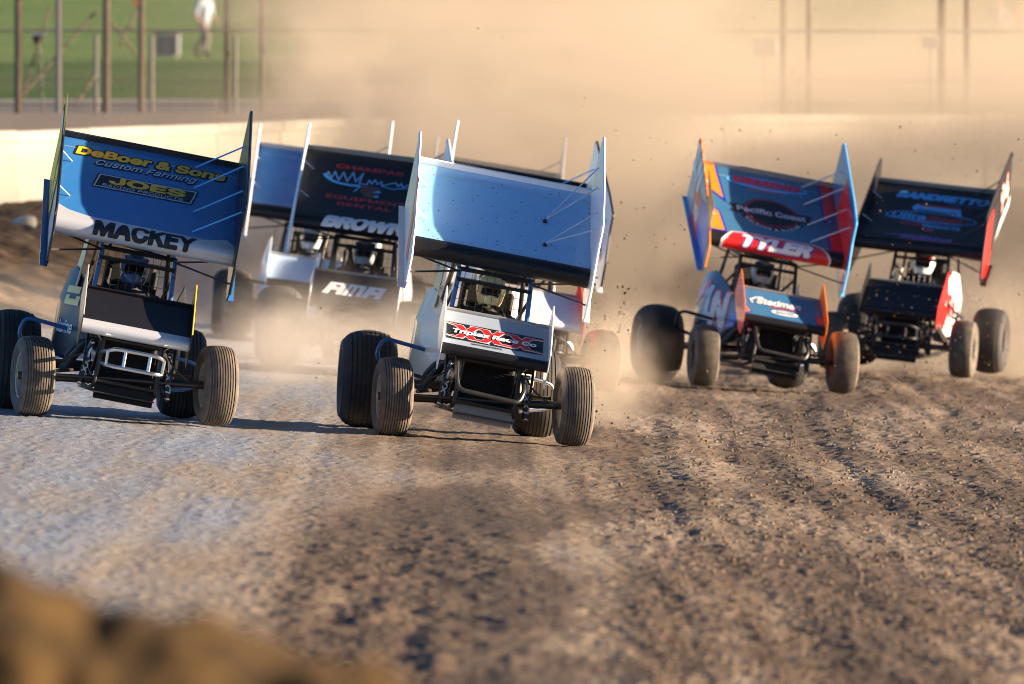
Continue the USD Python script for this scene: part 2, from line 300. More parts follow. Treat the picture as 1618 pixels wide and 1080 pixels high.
# earth behind the wall and the grass hill
xb = np.linspace(-120, 140, 220); tb = np.linspace(0, 1, 40)
Yb = wall_y(xb)[None] + .1 + tb[:, None] * (np.maximum(wall_y(xb) + 30, 196) - wall_y(xb))[None]
Xb = np.repeat(xb[None], len(tb), 0)
Zb = wall_top(Xb) - .10 + sstep(tb[:, None] * 1.5) * (2.74 - wall_top(Xb) + .10) + vnoise(Xb, Yb, .8, .4, 31, 3) * .16 * sstep(tb[:, None] * 5) * sstep((1 - tb[:, None]) * 6)
tag(stage.GetPrimAtPath(obj('dirt_berm', grid_mesh(Xb, Yb, Zb), BERM, smooth=True)), kind='structure')
GRASS = usdkit.material(stage, '/World/Looks/grass', {
    'g': ('geometry', {}), 'n': ('noise_texture', {'scale': .35, 'detail': 6., 'roughness': .65}), 'f': ('noise_texture', {'scale': 5., 'detail': 4., 'roughness': .7}),
    'a': ('math', {'math_type': 'multiply_add', 'value2': .5}), 'r': ('rgb_ramp', {'ramp': [(.35, (.030, .085, .004)), (.6, (.062, .15, .008)), (.78, (.11, .19, .018)), (.95, (.20, .20, .05))]}),
    'p': ('principled_bsdf', {'roughness': .9}), 'b': ('bump', {'strength': .8, 'distance': .25})},
    [('g.position', 'n.vector'), ('g.position', 'f.vector'), ('f.fac', 'a.value1'), ('n.fac', 'a.value3'), ('a.value', 'r.fac'), ('r.color', 'p.base_color'), ('f.fac', 'b.height'), ('b.normal', 'p.normal')], surface='p.BSDF')
def hill_z(x, y): return np.interp(y, [150, 195, 300, 420, 520, 700, 1200], [2.70, 2.74, 4.2, 7.6, 20, 60, 110]) + vnoise(np.asarray(x, float), np.asarray(y, float), .06, .05, 41, 3) * .5 * sstep((np.asarray(y, float) - 200) / 60)
hx, hy = np.meshgrid(np.linspace(-700, 700, 281), np.concatenate([np.linspace(195.5, 440, 80), np.linspace(450, 1200, 26)]))
tag(stage.GetPrimAtPath(obj('grass_hill', grid_mesh(hx, hy, hill_z(hx, hy)), GRASS, smooth=True)), kind='structure')

# ------------------------------------------------------------------ wall, kerb, fence
CONC = mat('pale_concrete', (.70, .63, .51), .85, dust=.35, bump=.4, dscale=1.6)
w = thing('track_wall', 'long pale sunlit concrete wall curving behind the cars', 'wall')
def wall_pt(s): return np.array([s, wall_y(s)])
sxs = [-34.0]
while sxs[-1] < 36:
    a = sxs[-1]; d = 3.0 / math.hypot(1, (wall_y(a + .5) - wall_y(a)) / .5); sxs.append(a + d)
for a, b in zip(sxs, sxs[1:]):
    p, q = wall_pt(a), wall_pt(b); L = np.linalg.norm(q - p); t = (q - p) / L; nrm = np.array([t[1], -t[0]])
    zt = [wall_top(a), wall_top(b)]; j = rng.uniform(-.015, .015)
    sec = [(0, -WALL_H - .25), (.10, -WALL_H - .25), (.10, -WALL_H + .12), (.03, -.22), (.03, -.16), (.075, -.15), (.075, -.02), (.05, 0), (-.12, 0), (-.12, -WALL_H - .25)]
    V = []
    for (e, o, z) in ((p + t * .006, 0, zt[0]), (q - t * .006, 0, zt[1])):
        V += [[*(e + nrm * (u + j)), z + h + j] for u, h in sec]
    k = len(sec); F = [[i, (i + 1) % k, k + (i + 1) % k, k + i] for i in range(k)]
    tris = [[f[0], f[1], f[2]] for f in F] + [[f[0], f[2], f[3]] for f in F]
    tr = trimesh.creation.triangulate_polygon(sg.Polygon(sec), engine='earcut')[1]
    tris += [list(x) for x in tr] + [[x[0] + k, x[2] + k, x[1] + k] for x in tr]
    m = trimesh.Trimesh(V, tris, process=False); m.fix_normals()
    obj('wall_panel', m, CONC, w, smooth=20)
kb = thing('concrete_kerb', 'low pale concrete kerb at the foot of the grass behind the fence posts', 'kerb')
for x0 in np.arange(-20, 24, 2.0):
    if rng.uniform() < .08: continue
    obj('kerb_block', cbox((x0, 194.6, 2.83), (1.97, .3, .30), .03), CONC, kb)
POST = mat('weathered_post', (.085, .065, .05), .85, dust=.5, bump=.5); POST2 = mat('pale_post', (.26, .24, .21), .7, dust=.4)
fence = thing('catch_fence', 'tall catch fence of dark posts, rails and braces behind the wall', 'fence')
def fx(u, d): return (u - 809) * d / FPX
for u, r, m, d in ((29, .062, POST, 186), (93, .055, POST2, 186), (168, .062, POST, 186), (223, .055, POST, 187), (359, .050, POST, 188), (414, .045, POST, 188), (1237, .05, POST, 190), (1278, .045, POST, 190), (1487, .06, POST, 190), (1528, .06, POST, 190), (-60, .06, POST, 186), (-130, .06, POST, 186), (1700, .05, POST, 190)):
    x = fx(u, d); obj('post', tube([(x, d, 2.5), (x + .005, d, 5.2), (x, d, 7.6)], r, 12), m, fence)
for u in (152, 372, 240): x = fx(u, 191); obj('back_post', tube([(x, 191, 2.55), (x, 191, 4.05)], .035), POST2, fence)
for z in (2.88, 3.28, 4.10, 5.3): obj('rail', tube([(-14, 187.12, z), (-4, 187.6, z + .01), (14, 190.1, z)], (.012 if z != 4.10 else .020), 8), POST2, fence)
for u0, v0, u1, v1 in ((28, 175, 80, 10), (36, 150, 150, 20), (120, 165, 150, 120), (165, 20, 215, 85), (190, 70, 220, 10)):
    obj('brace', tube([(fx(u0, 187.4), 187.4, H + (HOR - v0) / FPX * 187.4), (fx(u1, 189), 189, H + (HOR - v1) / FPX * 189)], .022, 8), POST, fence)

# ------------------------------------------------------------------ people
def sphere(p, r, n=14): return m3.Manifold.sphere(r, n).translate(tuple(map(float, p)))
def chain(J, R, bones):
    parts = [m3.Manifold.batch_hull([sphere(J[a], R[a]), sphere(J[b], R[b])]) for a, b in bones]
    return m3.Manifold.batch_boolean(parts, m3.OpType.Add)
def hand(w, d, side, up):
    """palm and five curled fingers growing from the wrist w along d; side: the thumb's side; up: the back of the hand."""
    w, d, side, up = (np.asarray(x, float) for x in (w, d, side, up)); ps = []
    d, side, up = d / np.linalg.norm(d), side / np.linalg.norm(side), up / np.linalg.norm(up)
    ps.append(m3.Manifold.batch_hull([sphere(w, .026, 10)] + [sphere(w + d * .085 + side * k, .013, 10) for k in (.033, -.033)]))
    for k, L in ((.033, .078), (.011, .088), (-.011, .082), (-.033, .064)):
        a = w + d * .085 + side * k; b = a + d * L * .5 - up * L * .22; c = b + d * L * .12 - up * L * .40
        ps += [m3.Manifold.batch_hull([sphere(a, .0105, 8), sphere(b, .0095, 8)]), m3.Manifold.batch_hull([sphere(b, .0095, 8), sphere(c, .008, 8)])]
    a = w + d * .03 + side * .03; b = a + side * .03 + d * .03; c = b + d * .035 - up * .012
    ps += [m3.Manifold.batch_hull([sphere(a, .013, 8), sphere(b, .011, 8)]), m3.Manifold.batch_hull([sphere(b, .011, 8), sphere(c, .009, 8)])]
    return m3.Manifold.batch_boolean(ps, m3.OpType.Add)
def smoothed(man, L=.025, it=6):
    mm = man.refine_to_length(L).to_mesh(); t = trimesh.Trimesh(mm.vert_properties[:, :3], mm.tri_verts, process=True)
    trimesh.smoothing.filter_taubin(t, iterations=it); return t
def head_mesh(c):
    """a head facing -y."""
    c = np.asarray(c, float)
    a = m3.Manifold.batch_hull([sphere(c + (0, .012, .035), .092), sphere(c + (0, -.012, -.05), .066), sphere(c + (0, -.045, -.085), .034)])
    a += m3.Manifold.batch_hull([sphere(c + (0, -.088, .02), .008), sphere(c + (0, -.112, -.028), .013)])
    for s in (-1, 1):
        a += m3.Manifold.batch_hull([sphere(c + (s * .082, .012, .02), .013), sphere(c + (s * .080, .012, -.022), .010)])
        a -= sphere(c + (s * .034, -.100, .014), .016)
        a += sphere(c + (s * .034, -.083, .012), .012)
    a += m3.Manifold.batch_hull([sphere(c + (-.020, -.084, -.058), .007), sphere(c + (.020, -.084, -.058), .007)])
    return smoothed(a, .014, 4)
def driver_meshes():
    J = {'hip': (0, 1.60, .62), 'belly': (0, 1.58, .80), 'chest': (0, 1.53, .96), 'neck': (0, 1.44, 1.10), 'nk2': (0, 1.38, 1.17)}
    R = {'hip': .15, 'belly': .14, 'chest': .15, 'neck': .058, 'nk2': .055}; B = [('hip', 'belly'), ('belly', 'chest'), ('chest', 'neck'), ('neck', 'nk2')]
    for s, n in ((-1, 'r'), (1, 'l')):
        J |= {'s' + n: (s * .19, 1.51, 1.03), 'e' + n: (s * .29, 1.38, .86), 'w' + n: (s * .185, 1.20, .965), 'h' + n: (s * .09, 1.56, .60), 'k' + n: (s * .15, 1.12, .66), 'f' + n: (s * .12, .72, .42), 't' + n: (s * .12, .60, .50)}
        R |= {'s' + n: .07, 'e' + n: .048, 'w' + n: .034, 'h' + n: .10, 'k' + n: .07, 'f' + n: .05, 't' + n: .035}
        B += [('chest', 's' + n), ('s' + n, 'e' + n), ('e' + n, 'w' + n), ('h' + n, 'k' + n), ('k' + n, 'f' + n), ('f' + n, 't' + n)]
    body = chain(J, R, B)
    hands = [hand(np.array([s * .182, 1.19, .968]), (-s * .10, -.85, .30), (-s * .6, -.1, .75), (s * .2, .25, .93)) for s in (-1, 1)]
    full = body + hands[0] + hands[1]
    return smoothed(full, .03, 5)
HC = np.array([0, 1.30, 1.25])
def helmet_meshes():
    o = m3.Manifold.batch_hull([sphere(HC + (0, .02, .02), .128, 40), sphere(HC + (0, -.02, -.045), .112, 32), sphere(HC + (0, -.075, -.085), .066, 24)])
    i = m3.Manifold.batch_hull([sphere(HC + (0, .02, .02), .113, 32), sphere(HC + (0, -.02, -.045), .098, 32), sphere(HC + (0, -.07, -.08), .052, 24)])
    i2 = m3.Manifold.batch_hull([sphere(HC + (0, 0, -.1), .09, 24), sphere(HC + (0, .0, -.22), .085, 24)])
    box = m3.Manifold.cube((.176, .16, .056), True).translate((0, float(HC[1] - .13), float(HC[2] + .0)))
    shell = o - i - i2 - box
    v = (m3.Manifold.batch_hull([sphere(HC + (0, .018, .02), .1265, 40), sphere(HC + (0, -.022, -.045), .1105, 32)]) - m3.Manifold.batch_hull([sphere(HC + (0, .018, .02), .1225, 40), sphere(HC + (0, -.022, -.045), .1065, 32)])) ^ m3.Manifold.cube((.235, .17, .088), True).translate((0, float(HC[1] - .12), float(HC[2] + .005)))
    peak = m3.Manifold.batch_hull([sphere(HC + (-.075, -.10, .065), .012, 10), sphere(HC + (.075, -.10, .065), .012, 10), sphere(HC + (-.09, -.03, .10), .02, 10), sphere(HC + (.09, -.03, .10), .02, 10), sphere(HC + (0, -.155, .062), .008, 10)])
    f = lambda q: trimesh.Trimesh(q.to_mesh().vert_properties[:, :3], q.to_mesh().tri_verts, process=True)
    return f(shell), f(v), f(peak)
DRV = driver_meshes(); HEL = helmet_meshes(); HEAD = head_mesh(HC + (0, .02, -.01)); SEAT = np.array([0, 1.60, .47])
for m_ in (DRV, HEAD, *HEL): m_.apply_translation(-SEAT)
HELM = {'navy': paint('helmet_navy', (.02, .05, .14), .1), 'cream': paint('helmet_cream', (.86, .66, .28), .08), 'white': WHITE, 'black': BLACK, 'red': paint('helmet_red', (.6, .02, .02), .1), 'grey': paint('helmet_grey', (.35, .34, .33), .2)}

# ------------------------------------------------------------------ winged sprint cars
class Wing:
    """surface of a raked wing: x across, c along the skin from the nose of the leading edge, n off the skin."""
    def __init__(s, y0, z0, rake, chord, r, half):
        a = np.radians(np.linspace(258, 90, 22)); pts = [(r + r * math.cos(t), r * math.sin(t) - r * .72) for t in a]
        t = np.linspace(0, 1, 26)[1:]
        pts += [(r + (chord - r) * q, r * .28 * (1 - q) ** 2 - .008 * chord * math.sin(math.pi * q)) for q in t]
        s.p = np.array(pts); d = np.r_[0, np.cumsum(np.linalg.norm(np.diff(s.p, axis=0), axis=1))]
        s.c = d - d[int(np.argmin(s.p[:22, 0]))]; s.L = s.c[-1]; s.half, s.chord, s.r = half, chord, r
        T = np.gradient(s.p, axis=0); T /= np.linalg.norm(T, axis=1)[:, None]; s.nn = np.stack([-T[:, 1], T[:, 0]], 1)
        k = math.radians(rake); s.e = np.array([math.cos(k), math.sin(k)]); s.q = np.array([-math.sin(k), math.cos(k)]); s.o = np.array([y0, z0])
    def ab(s, x, a, b):
        x, a, b = np.broadcast_arrays(np.asarray(x, float), a, b)
        yz = s.o + np.asarray(a)[..., None] * s.e + np.asarray(b)[..., None] * s.q
        return np.concatenate([x[..., None], yz], -1)
    def __call__(s, x, c, n):
        a = np.interp(c, s.c, s.p[:, 0]); b = np.interp(c, s.c, s.p[:, 1]); na = np.interp(c, s.c, s.nn[:, 0]); nb = np.interp(c, s.c, s.nn[:, 1])
        return s.ab(x, a + na * n, b + nb * n)
    def body(s):
        low = [(s.chord - (s.chord - s.r) * q, -.05 * math.sin(math.pi * q ** .7) - s.r * 1.72 * q ** 3) for q in np.linspace(.02, .98, 14)]
        pr = sg.Polygon(np.vstack([s.p, low])).buffer(0)
        return plate(pr, s.half * 2, lambda v: s.ab(v[:, 2] - s.half, v[:, 0], v[:, 1]))
    def strip(s, c0, c1, n0, t, x0=None, x1=None, k=14):
        x0, x1 = (-s.half if x0 is None else x0), (s.half if x1 is None else x1)
        cs = np.linspace(c0, c1, k); V = np.vstack([s(np.full(k, x), cs, np.full(k, n)) for n in (n0, n0 + t) for x in (x0, x1)])
        F = []
        for i in range(k - 1):
            for o1, o2 in ((2 * k, 3 * k), (k, 0), (0, 2 * k), (3 * k, k)):
                F += [[o1 + i, o2 + i, o2 + i + 1], [o1 + i, o2 + i + 1, o1 + i + 1]]
        for i in (0, k - 1): F += [[i, k + i, 3 * k + i], [i, 3 * k + i, 2 * k + i]]
        m = trimesh.Trimesh(V, F, process=False); m.fix_normals(); return m
def tyre_prof(R, w, rim, grooves, gw, gd, crown):
    """closed section of a tyre: (x, radius)."""
    h = w / 2; tw = h * .86; p = []
    def rad(x): return R - crown * (abs(x) / tw) ** 2.6
    e = np.linspace(-tw, tw, grooves + 2)[1:-1]; sh = min(rim + (R - rim) * .80, rad(tw) - .030)
    p.append((-h * .80, rim)); p += [(-h * .98, rim + (R - rim) * .28), (-h, rim + (R - rim) * .55), (-h * .955, sh), (-tw * 1.03, rad(tw) - .012)]
    p.append((-tw, rad(tw)))
    for x in e:
        p += [(x - gw / 2, rad(x)), (x - gw * .35, rad(x) - gd), (x + gw * .35, rad(x) - gd), (x + gw / 2, rad(x))]
    p += [(tw, rad(tw)), (tw * 1.03, rad(tw) - .012), (h * .955, sh), (h, rim + (R - rim) * .55), (h * .98, rim + (R - rim) * .28), (h * .80, rim)]
    p += [(h * .6, rim - .004), (-h * .6, rim - .004)]
    return p
TYF = lathe_x(tyre_prof(.335, .28, .19, 10, .010, .009, .022), 72)
TYR = lathe_x(tyre_prof(.425, .47, .195, 9, .008, .006, .060), 72)
TYL = lathe_x(tyre_prof(.385, .38, .195, 9, .010, .008, .040), 72)
def blocks(m, R, w, n):
    """cross cuts in a rear tyre's tread: bars that stand slightly proud of it."""
    bars = []
    for k in range(n):
        b = cbox((0, 0, 0), (w * .72, .010, .012), .002); b.vertices[:, 2] += R - .060 * (np.abs(b.vertices[:, 0]) / (w * .43)) ** 2.6 * .9 - .002
        b.apply_transform(rot([1, 0, 0], 360 * k / n)); bars.append(b)
    return cat(m, *bars)
def rim_mesh(w, r, outer):
    """dished wheel; outer = -1 or 1, the side that shows."""
    h = w / 2 * .80; o = outer
    prof = [(o * h, r), (o * (h - .004), r - .018), (o * (h - .05), r - .028), (o * (h - .075), r - .085), (o * (h - .055), .075), (o * (h - .02), .06), (o * (h - .02), .001), (o * (h - .10), .001), (o * (h - .11), r - .07), (-o * h * .9, r - .02), (-o * h, r)]
    return lathe_x(prof, 40)
NO = 6
def build_car(name, label, u, v, s, yaw, o, group=None):
    d = FPX / s; x = (u - 809) / s; z = H - (v - HOR) / s
    roll0 = o.get('slope', 3.2); roll = o.get('roll', 7.5); rake = o.get('rake', 28.5)
    M = trans(x, d, z) @ rot([0, 0, 1], yaw) @ rot([0, 1, 0], roll0)
    car = thing(name, label, 'race car', M, 'winged sprint cars racing on the dirt track')
    SP = trans(0, 0, .32) @ rot([0, 1, 0], roll) @ trans(0, 0, -.32)
    det = o.get('detail', 2)
    def P(n, mesh, m, parent=car, spr=True, smooth=30, **k):
        mesh = mesh.copy() if isinstance(mesh, trimesh.Trimesh) else mesh
        if spr: mesh.apply_transform(SP)
        return obj(n, mesh, m, parent, smooth, **k)
    fm = o.get('frame', FRAME)
    # --- wheels (stay level with the track)
    st = o.get('steer', 6)
    for sd in (-1, 1):
        X = trans(sd * .765, 0, .335) @ rot([0, 0, 1], st)
        t = TYF.copy(); t.apply_transform(X); p = P('front_tyre', t, RUBF, spr=False)
        r = rim_mesh(.28, .19, sd); r.apply_transform(X); P('rim', r, o.get('rim', RIMGOLD), p, spr=False)
        hb = cat(lathe_x([(sd * .13, .0005), (sd * .13, .03), (sd * .07, .04), (sd * .06, .0005)], 16), *[ico((sd * .088, .05 * math.cos(k), .05 * math.sin(k)), .009, sub=1) for k in np.arange(6) * 1.047])
        hb.apply_transform(X); P('hub', hb, STEEL, p, spr=False)
    for sd, tm, R, w, X0 in ((-1, TYR, .425, .47, o.get('rr', -.82)), (1, TYL, .385, .38, o.get('lr', .64))):
        X = trans(X0, 2.2, R); t = blocks(tm, R, w, 44); t.apply_transform(X); p = P('rear_tyre', t, RUBR, spr=False)
        r = rim_mesh(w, .195, sd); r.apply_transform(X); P('rim', r, o.get('rim_rear', ALU), p, spr=False)
    P('front_axle', tube([(-.66, 0, .335), (.66, 0, .335)], .034, 12), o.get('axle', FRAME), spr=False)
    P('rear_axle', tube([(-.6, 2.2, .41), (.6, 2.2, .40)], .04, 12), STEEL, spr=False)
    P('tie_rod', tube([(-.60, -.10, .36), (.60, -.10, .33)], .012), STEEL, spr=False)
    for sd in (-1, 1): P('radius_rod', tube([(sd * .56, 0, .39), (sd * .30, .75, .40)], .016), STEEL, spr=False)
    # --- chassis
    fr = [tube([(sd * .24, -.12, .74), (sd * .26, -.14, .26), (sd * .27, .3, .22), (sd * .28, 2.1, .26)], .019) for sd in (-1, 1)]
    fr += [tube([(sd * .24, -.12, .74), (sd * .30, .9, .82), (sd * .36, 1.9, .84)], .019) for sd in (-1, 1)]
    fr += [tube([(-.25, -.13, q), (.25, -.13, q)], .018) for q in (.30, .66)]
    fr += [tube([(sd * .25, -.1, .70), (sd * .27, .42, .26)], .016) for sd in (-1, 1)] + [tube([(sd * .27, .42, .26), (sd * .31, .9, .80)], .016) for sd in (-1, 1)]
    P('frame', cat(*fr), FRAME)
    P('torsion_tube', tube([(-.36, -.02, .66), (.36, -.02, .66)], .03, 12), o.get('torsion', FRAME))
    for sd in (-1, 1): P('torsion_arm', cbox((0, 0, 0), (.022, .34, .035), .006).apply_transform(trans(sd * .37, -.02, .56) @ rot([1, 0, 0], 60)), STEEL)
    cage = o.get('cage', FRAME)
    for sd in (-1, 1):
        P('cage_post', tube([(sd * .345, .98, .80), (sd * .325, 1.04, 1.10), (sd * .31, 1.12, 1.40)], .021), cage if sd == -1 or o.get('cage_both', True) else FRAME)
    for sd in (-1, 1): P('cage_rear_post', tube([(sd * .30, 1.84, 1.47), (sd * .35, 1.95, 1.0), (sd * .36, 1.9, .55)], .021), FRAME)
    P('cage_top', cat(*[tube([(sd * .31, 1.12, 1.40), (sd * .30, 1.84, 1.47)], .020) for sd in (-1, 1)], tube([(-.31, 1.12, 1.40), (.31, 1.12, 1.40)], .020), tube([(-.30, 1.84, 1.47), (.30, 1.84, 1.47)], .020), tube([(-.30, 1.84, 1.47), (.31, 1.12, 1.40)], .014)), FRAME)
    P('halo_bar', tube([(-.325, 1.07, 1.31), (.325, 1.07, 1.31)], .017), FRAME)
    for sd in (-1, 1): P('cage_brace', tube([(sd * .32, 1.06, 1.25), (sd * .31, 1.84, 1.05), (sd * .34, 1.92, .8)], .015), FRAME)
    for sd in (-1, 1): P('side_rail', tube([(sd * .35, 1.0, .86), (sd * .46, 1.3, .70), (sd * .46, 1.75, .66), (sd * .36, 1.93, .72)], .017, rb=.12), FRAME)
    # rock screen: the wire guard in front of the driver
    ws = [tube([(q, 1.035 - .0 * q, 1.02), (q, 1.10, 1.38)], .0024, 5) for q in np.linspace(-.26, .26, 9)] + [tube([(-.31, 1.035 + .065 * (q - 1.02) / .36, q), (.31, 1.035 + .065 * (q - 1.02) / .36, q)], .0024, 5) for q in np.linspace(1.05, 1.33, 4)]
    P('rock_screen', cat(*ws), WIRE)
    # --- engine bay, dark nose
    P('radiator', cbox((0, .16, .50), (.46, .07, .44), .02), DARK)
    P('radiator_core', cat(*[cbox((0, .118, .32 + .018 * k), (.40, .012, .007), .002) for k in range(21)]), DARK)
    eng = P('engine_block', cat(cbox((0, .62, .44), (.36, .50, .30), .03), cbox((0, .62, .62), (.22, .46, .10), .03)), DARK)
    for sd in (-1, 1): P('valve_cover', cbox((0, 0, 0), (.14, .46, .10), .03).apply_transform(trans(sd * .20, .62, .66) @ rot([0, 1, 0], sd * 35)), o.get('valve', STEEL), eng)
    for sd in (-1, 1):
        for k in range(4 if det > 1 else 2): P('header_pipe', tube([(sd * .22, .44 + .12 * k, .58), (sd * (.33 + .012 * k), .45 + .12 * k, .60), (sd * (.41 + .015 * k), .50 + .12 * k, .46), (sd * .43, .85 + .1 * k, .36), (sd * .44, 1.5, .34)], .026, 10, rb=.10), STEEL if k % 2 else DARK, eng)
    P('belly_pan', cbox((0, .75, .205), (.52, 1.9, .012), .004), STEEL)
    P('skid_plate', cbox((0, 0, 0), (.50, .012, .16), .004).apply_transform(trans(0, -.13, .225) @ rot([1, 0, 0], -25)), o.get('skid', DARK))
    for sd in (-1, 1): P('brake_hose', tube([(sd * .27, -.02, .68), (sd * .36, -.12, .52), (sd * .50, -.10, .44), (sd * .60, -.03, .38)], .008, 6, rb=.1), INK if sd < 0 else STEEL)
    P('oil_line', tube([(-.25, .2, .72), (-.34, .12, .60), (-.33, .2, .42), (-.26, .3, .34)], .012, 8, rb=.1), o.get('cage', FRAME))
    P('steering_box', cbox((.12, .35, .70), (.14, .18, .10), .02), STEEL)
    for sd in (-1, 1):
        a, b = np.array([sd * .37, -.05, .26]), np.array([sd * .325, -.06, .60])
        sh = P('shock', tube([a, a + (b - a) * .62], .030, 12), INK, spr=True); P('shock_eye', ico(a, .026, sub=1), CHROME, sh)
        P('shock_shaft', cat(tube([a + (b - a) * .6, b], .011, 8), ico(b, .024, sub=1)), CHROME, sh)
        if o.get('shock_text'):
            f = lambda X, C, N, a=a, b=b, sd=sd: np.stack([a[0] - .0 + C * -1 + (X + .12) * (b - a)[0] / .34 + 0 * N, -.082 - N + 0 * X, a[2] + .02 + (X + .10)], -1)
            P('lettering', decal_mesh(text('LXX', .040, 3, 1.5, .1), f, .001), PALE, sh)
    # --- body
    hood = hull([(sx * .22, .05, .74) for sx in (-1, 1)] + [(sx * .20, .05, .80) for sx in (-1, 1)] + [(sx * .30, .98, .80) for sx in (-1, 1)] + [(sx * .26, .98, 1.00) for sx in (-1, 1)] + [(sx * .12, .98, 1.035) for sx in (-1, 1)] + [(sx * .10, .05, .815) for sx in (-1, 1)])
    P('hood', hood, o.get('hood', BLACK))
    P('cowl_lip', tube([(-.30, 1.0, .985), (-.15, 1.0, 1.035), (.15, 1.0, 1.035), (.30, 1.0, .985)], .013), o.get('cowl', fm))
    for sd in (-1, 1):
        def side(V, sd=sd):
            yy_, zz_, nn_ = V[:, 0], V[:, 1], V[:, 2]
            xo = .32 + o.get('flare', .21) * sstep((yy_ - .60) / 1.1) - .06 * np.clip((zz_ - .9) / .3, 0, 2)
            return np.stack([sd * (xo + nn_), yy_, zz_], -1)
        pg = poly((.60, .74), (.72, .54), (.95, .44), (1.80, .46), (1.92, .80), (1.88, 1.16), (1.50, 1.20), (1.20, 1.10), (.92, .96))
        m = plate(pg, .012); vq, fq = trimesh.remesh.subdivide_to_size(m.vertices, m.faces, .12, max_iter=10); m = trimesh.Trimesh(side(vq), fq, process=False); m.fix_normals()
        sp = P('body_side', m, o.get('side', WHITE))
        for g, mm, lift in o.get('side_art', {}).get(sd, []):
            fl = (lambda X, C, N: side(np.stack([X, C, N + .012], -1)))
            P('lettering', decal_mesh(g, fl, lift), mm, sp)
        ps = plate(poly((1.22, 1.04), (1.88, 1.0), (1.86, 1.46), (1.50, 1.46), (1.30, 1.28)), .01, lambda V: np.stack([sd * (.45 - .12 * (V[:, 1] - 1.05) + V[:, 2]), V[:, 0], V[:, 1]], -1)); ps.fix_normals()
        if sd in o.get('sails', (-1,)): P('sail_panel', ps, o.get('sail', CREAM))
    P('fuel_tank', hull([(.30 * math.cos(k) * q, yq, .72 + .26 * math.sin(k) * q) for yq, q in ((2.12, .9), (2.3, 1.05), (2.65, .75), (2.85, .3)) for k in np.arange(14) / 14 * 6.283]), o.get('tank', BLACK))
    P('seat', cat(cbox((0, 1.76, .95), (.44, .07, .75), .03), cbox((-.25, 1.60, .85), (.05, .34, .45), .02), cbox((.25, 1.60, .85), (.05, .34, .45), .02)), DARK)
    for sd in (-1, 1): P('head_rest', cbox((sd * .20, 1.58, 1.17), (.05, .22, .20), .025), DARK)
    sw = trimesh.creation.torus(.165, .013, 28, 8); sw = cat(sw, cbox((0, 0, 0), (.31, .03, .008), .002), cbox((0, -.07, 0), (.03, .16, .008), .002)); sw.apply_transform(trans(0, 1.12, .985) @ rot([1, 0, 0], 68)); P('steering_wheel', sw, DARK)
    # --- side bars and bumper
    nb = o.get('nerf', FRAME)
    P('side_bar', tube([(-.40, 1.25, .66), (-.84, 1.30, .70), (-.86, 1.32, .50), (-.40, 1.5, .42)], .018, rb=.10), nb)
    P('side_bar', tube([(.38, .95, .60), (.66, 1.05, .58), (.70, 1.08, .38), (.40, 1.0, .30)], .017, rb=.09), o.get('nerf_left', CHROME))
    bm = o.get('bumper', FRAME)
    if o.get('loop', True):
        bp = [tube([(-.24, -.12, .54), (-.21, -.42, .56), (-.15, -.47, .585), (.20, -.47, .585), (.26, -.42, .56), (.27, -.12, .54)], .017, rb=.07), tube([(-.24, -.12, .45), (-.21, -.42, .44), (-.15, -.47, .44), (.20, -.47, .44), (.26, -.42, .44), (.27, -.12, .45)], .017, rb=.07)]
        bp += [tube([(q, -.47, .44), (q, -.47, .585)], .015) for q in (-.07, .14)] + [tube([(-.21, -.42, .44), (-.215, -.43, .56)], .014), tube([(.26, -.42, .44), (.262, -.43, .56)], .014)]
    else:
        bp = [tube([(-.30, -.10, .70), (-.29, -.34, .50), (-.26, -.40, .40), (.26, -.40, .38), (.29, -.34, .48), (.28, -.1, .60)], .020, rb=.08)]
    P('bumper', cat(*bp), bm)
    # --- nose wing
    nw = Wing(-.24, .72, o.get('nose_rake', 33), .60, .042, .455)
    n1 = P('nose_wing', nw.body(), o.get('nose', WHITE))
    P('leading_edge', nw.strip(nw.c[2], o.get('nose_band', .085), .001, .004), o.get('nose_edge', BLACK), n1)
    P('rear_lip', nw.strip(nw.L - .015, nw.L, .0, .022), o.get('nose_lip', ALU), n1)
    for sd in (-1, 1):
        q = poly((-.10, -.16), (.10, -.20), (.66, -.14), (.70, .16), (.30, .13), (.02, .10), (-.08, .0))
        ep = plate(q, .007, lambda V: nw.ab(sd * (nw.half + .001 + V[:, 2]), V[:, 0], V[:, 1])); ep.fix_normals()
        e = P('end_plate', ep, o.get('nose_end', {}).get(sd, WHITE), n1)
        edge = tube([nw.ab(sd * (nw.half + .005), a, b) for a, b in ((.02, .10), (.30, .13), (.70, .16), (.66, -.14))], .006, 6, rb=.02)
        P('plate_edge', edge, o.get('nose_edge_trim', {}).get(sd, o.get('nose_end', {}).get(sd, WHITE)), n1)
    for g, mm, lift in o.get('nose_art', []): P('lettering', decal_mesh(g, nw, lift), mm, n1)
    for sd in (-1, 1): P('nose_post', tube([(sd * .20, .0, .78), nw(np.array(sd * .22), np.array(.30), np.array(-.03))], .012), ALU, n1)
    for sd in (-1, 1): P('nose_stay', tube([(sd * .25, -.1, .62), nw.ab(sd * .36, .06, -.02)], .007, 6, r2=.005), ALU, n1)
    # --- top wing
    y0, z0 = o.get('wing_at', (.82, 1.525))
    tw = Wing(y0, z0, rake, 1.50, .075, .765)
    t1 = P('top_wing', tw.body(), o.get('wing', WHITE))
    P('leading_edge', tw.strip(tw.c[1], o.get('band', .15), .0015, .004), o.get('edge', BLACK), t1)
    P('rear_lip', tw.strip(tw.L - .02, tw.L, .0, .05), o.get('lip', ALU), t1)
    for c_ in (.20, 1.36): P('seam', tw.strip(c_, c_ + .006, .0004, .0016, k=3), GREY if o.get('wing') is not BLACK else STEEL, t1)
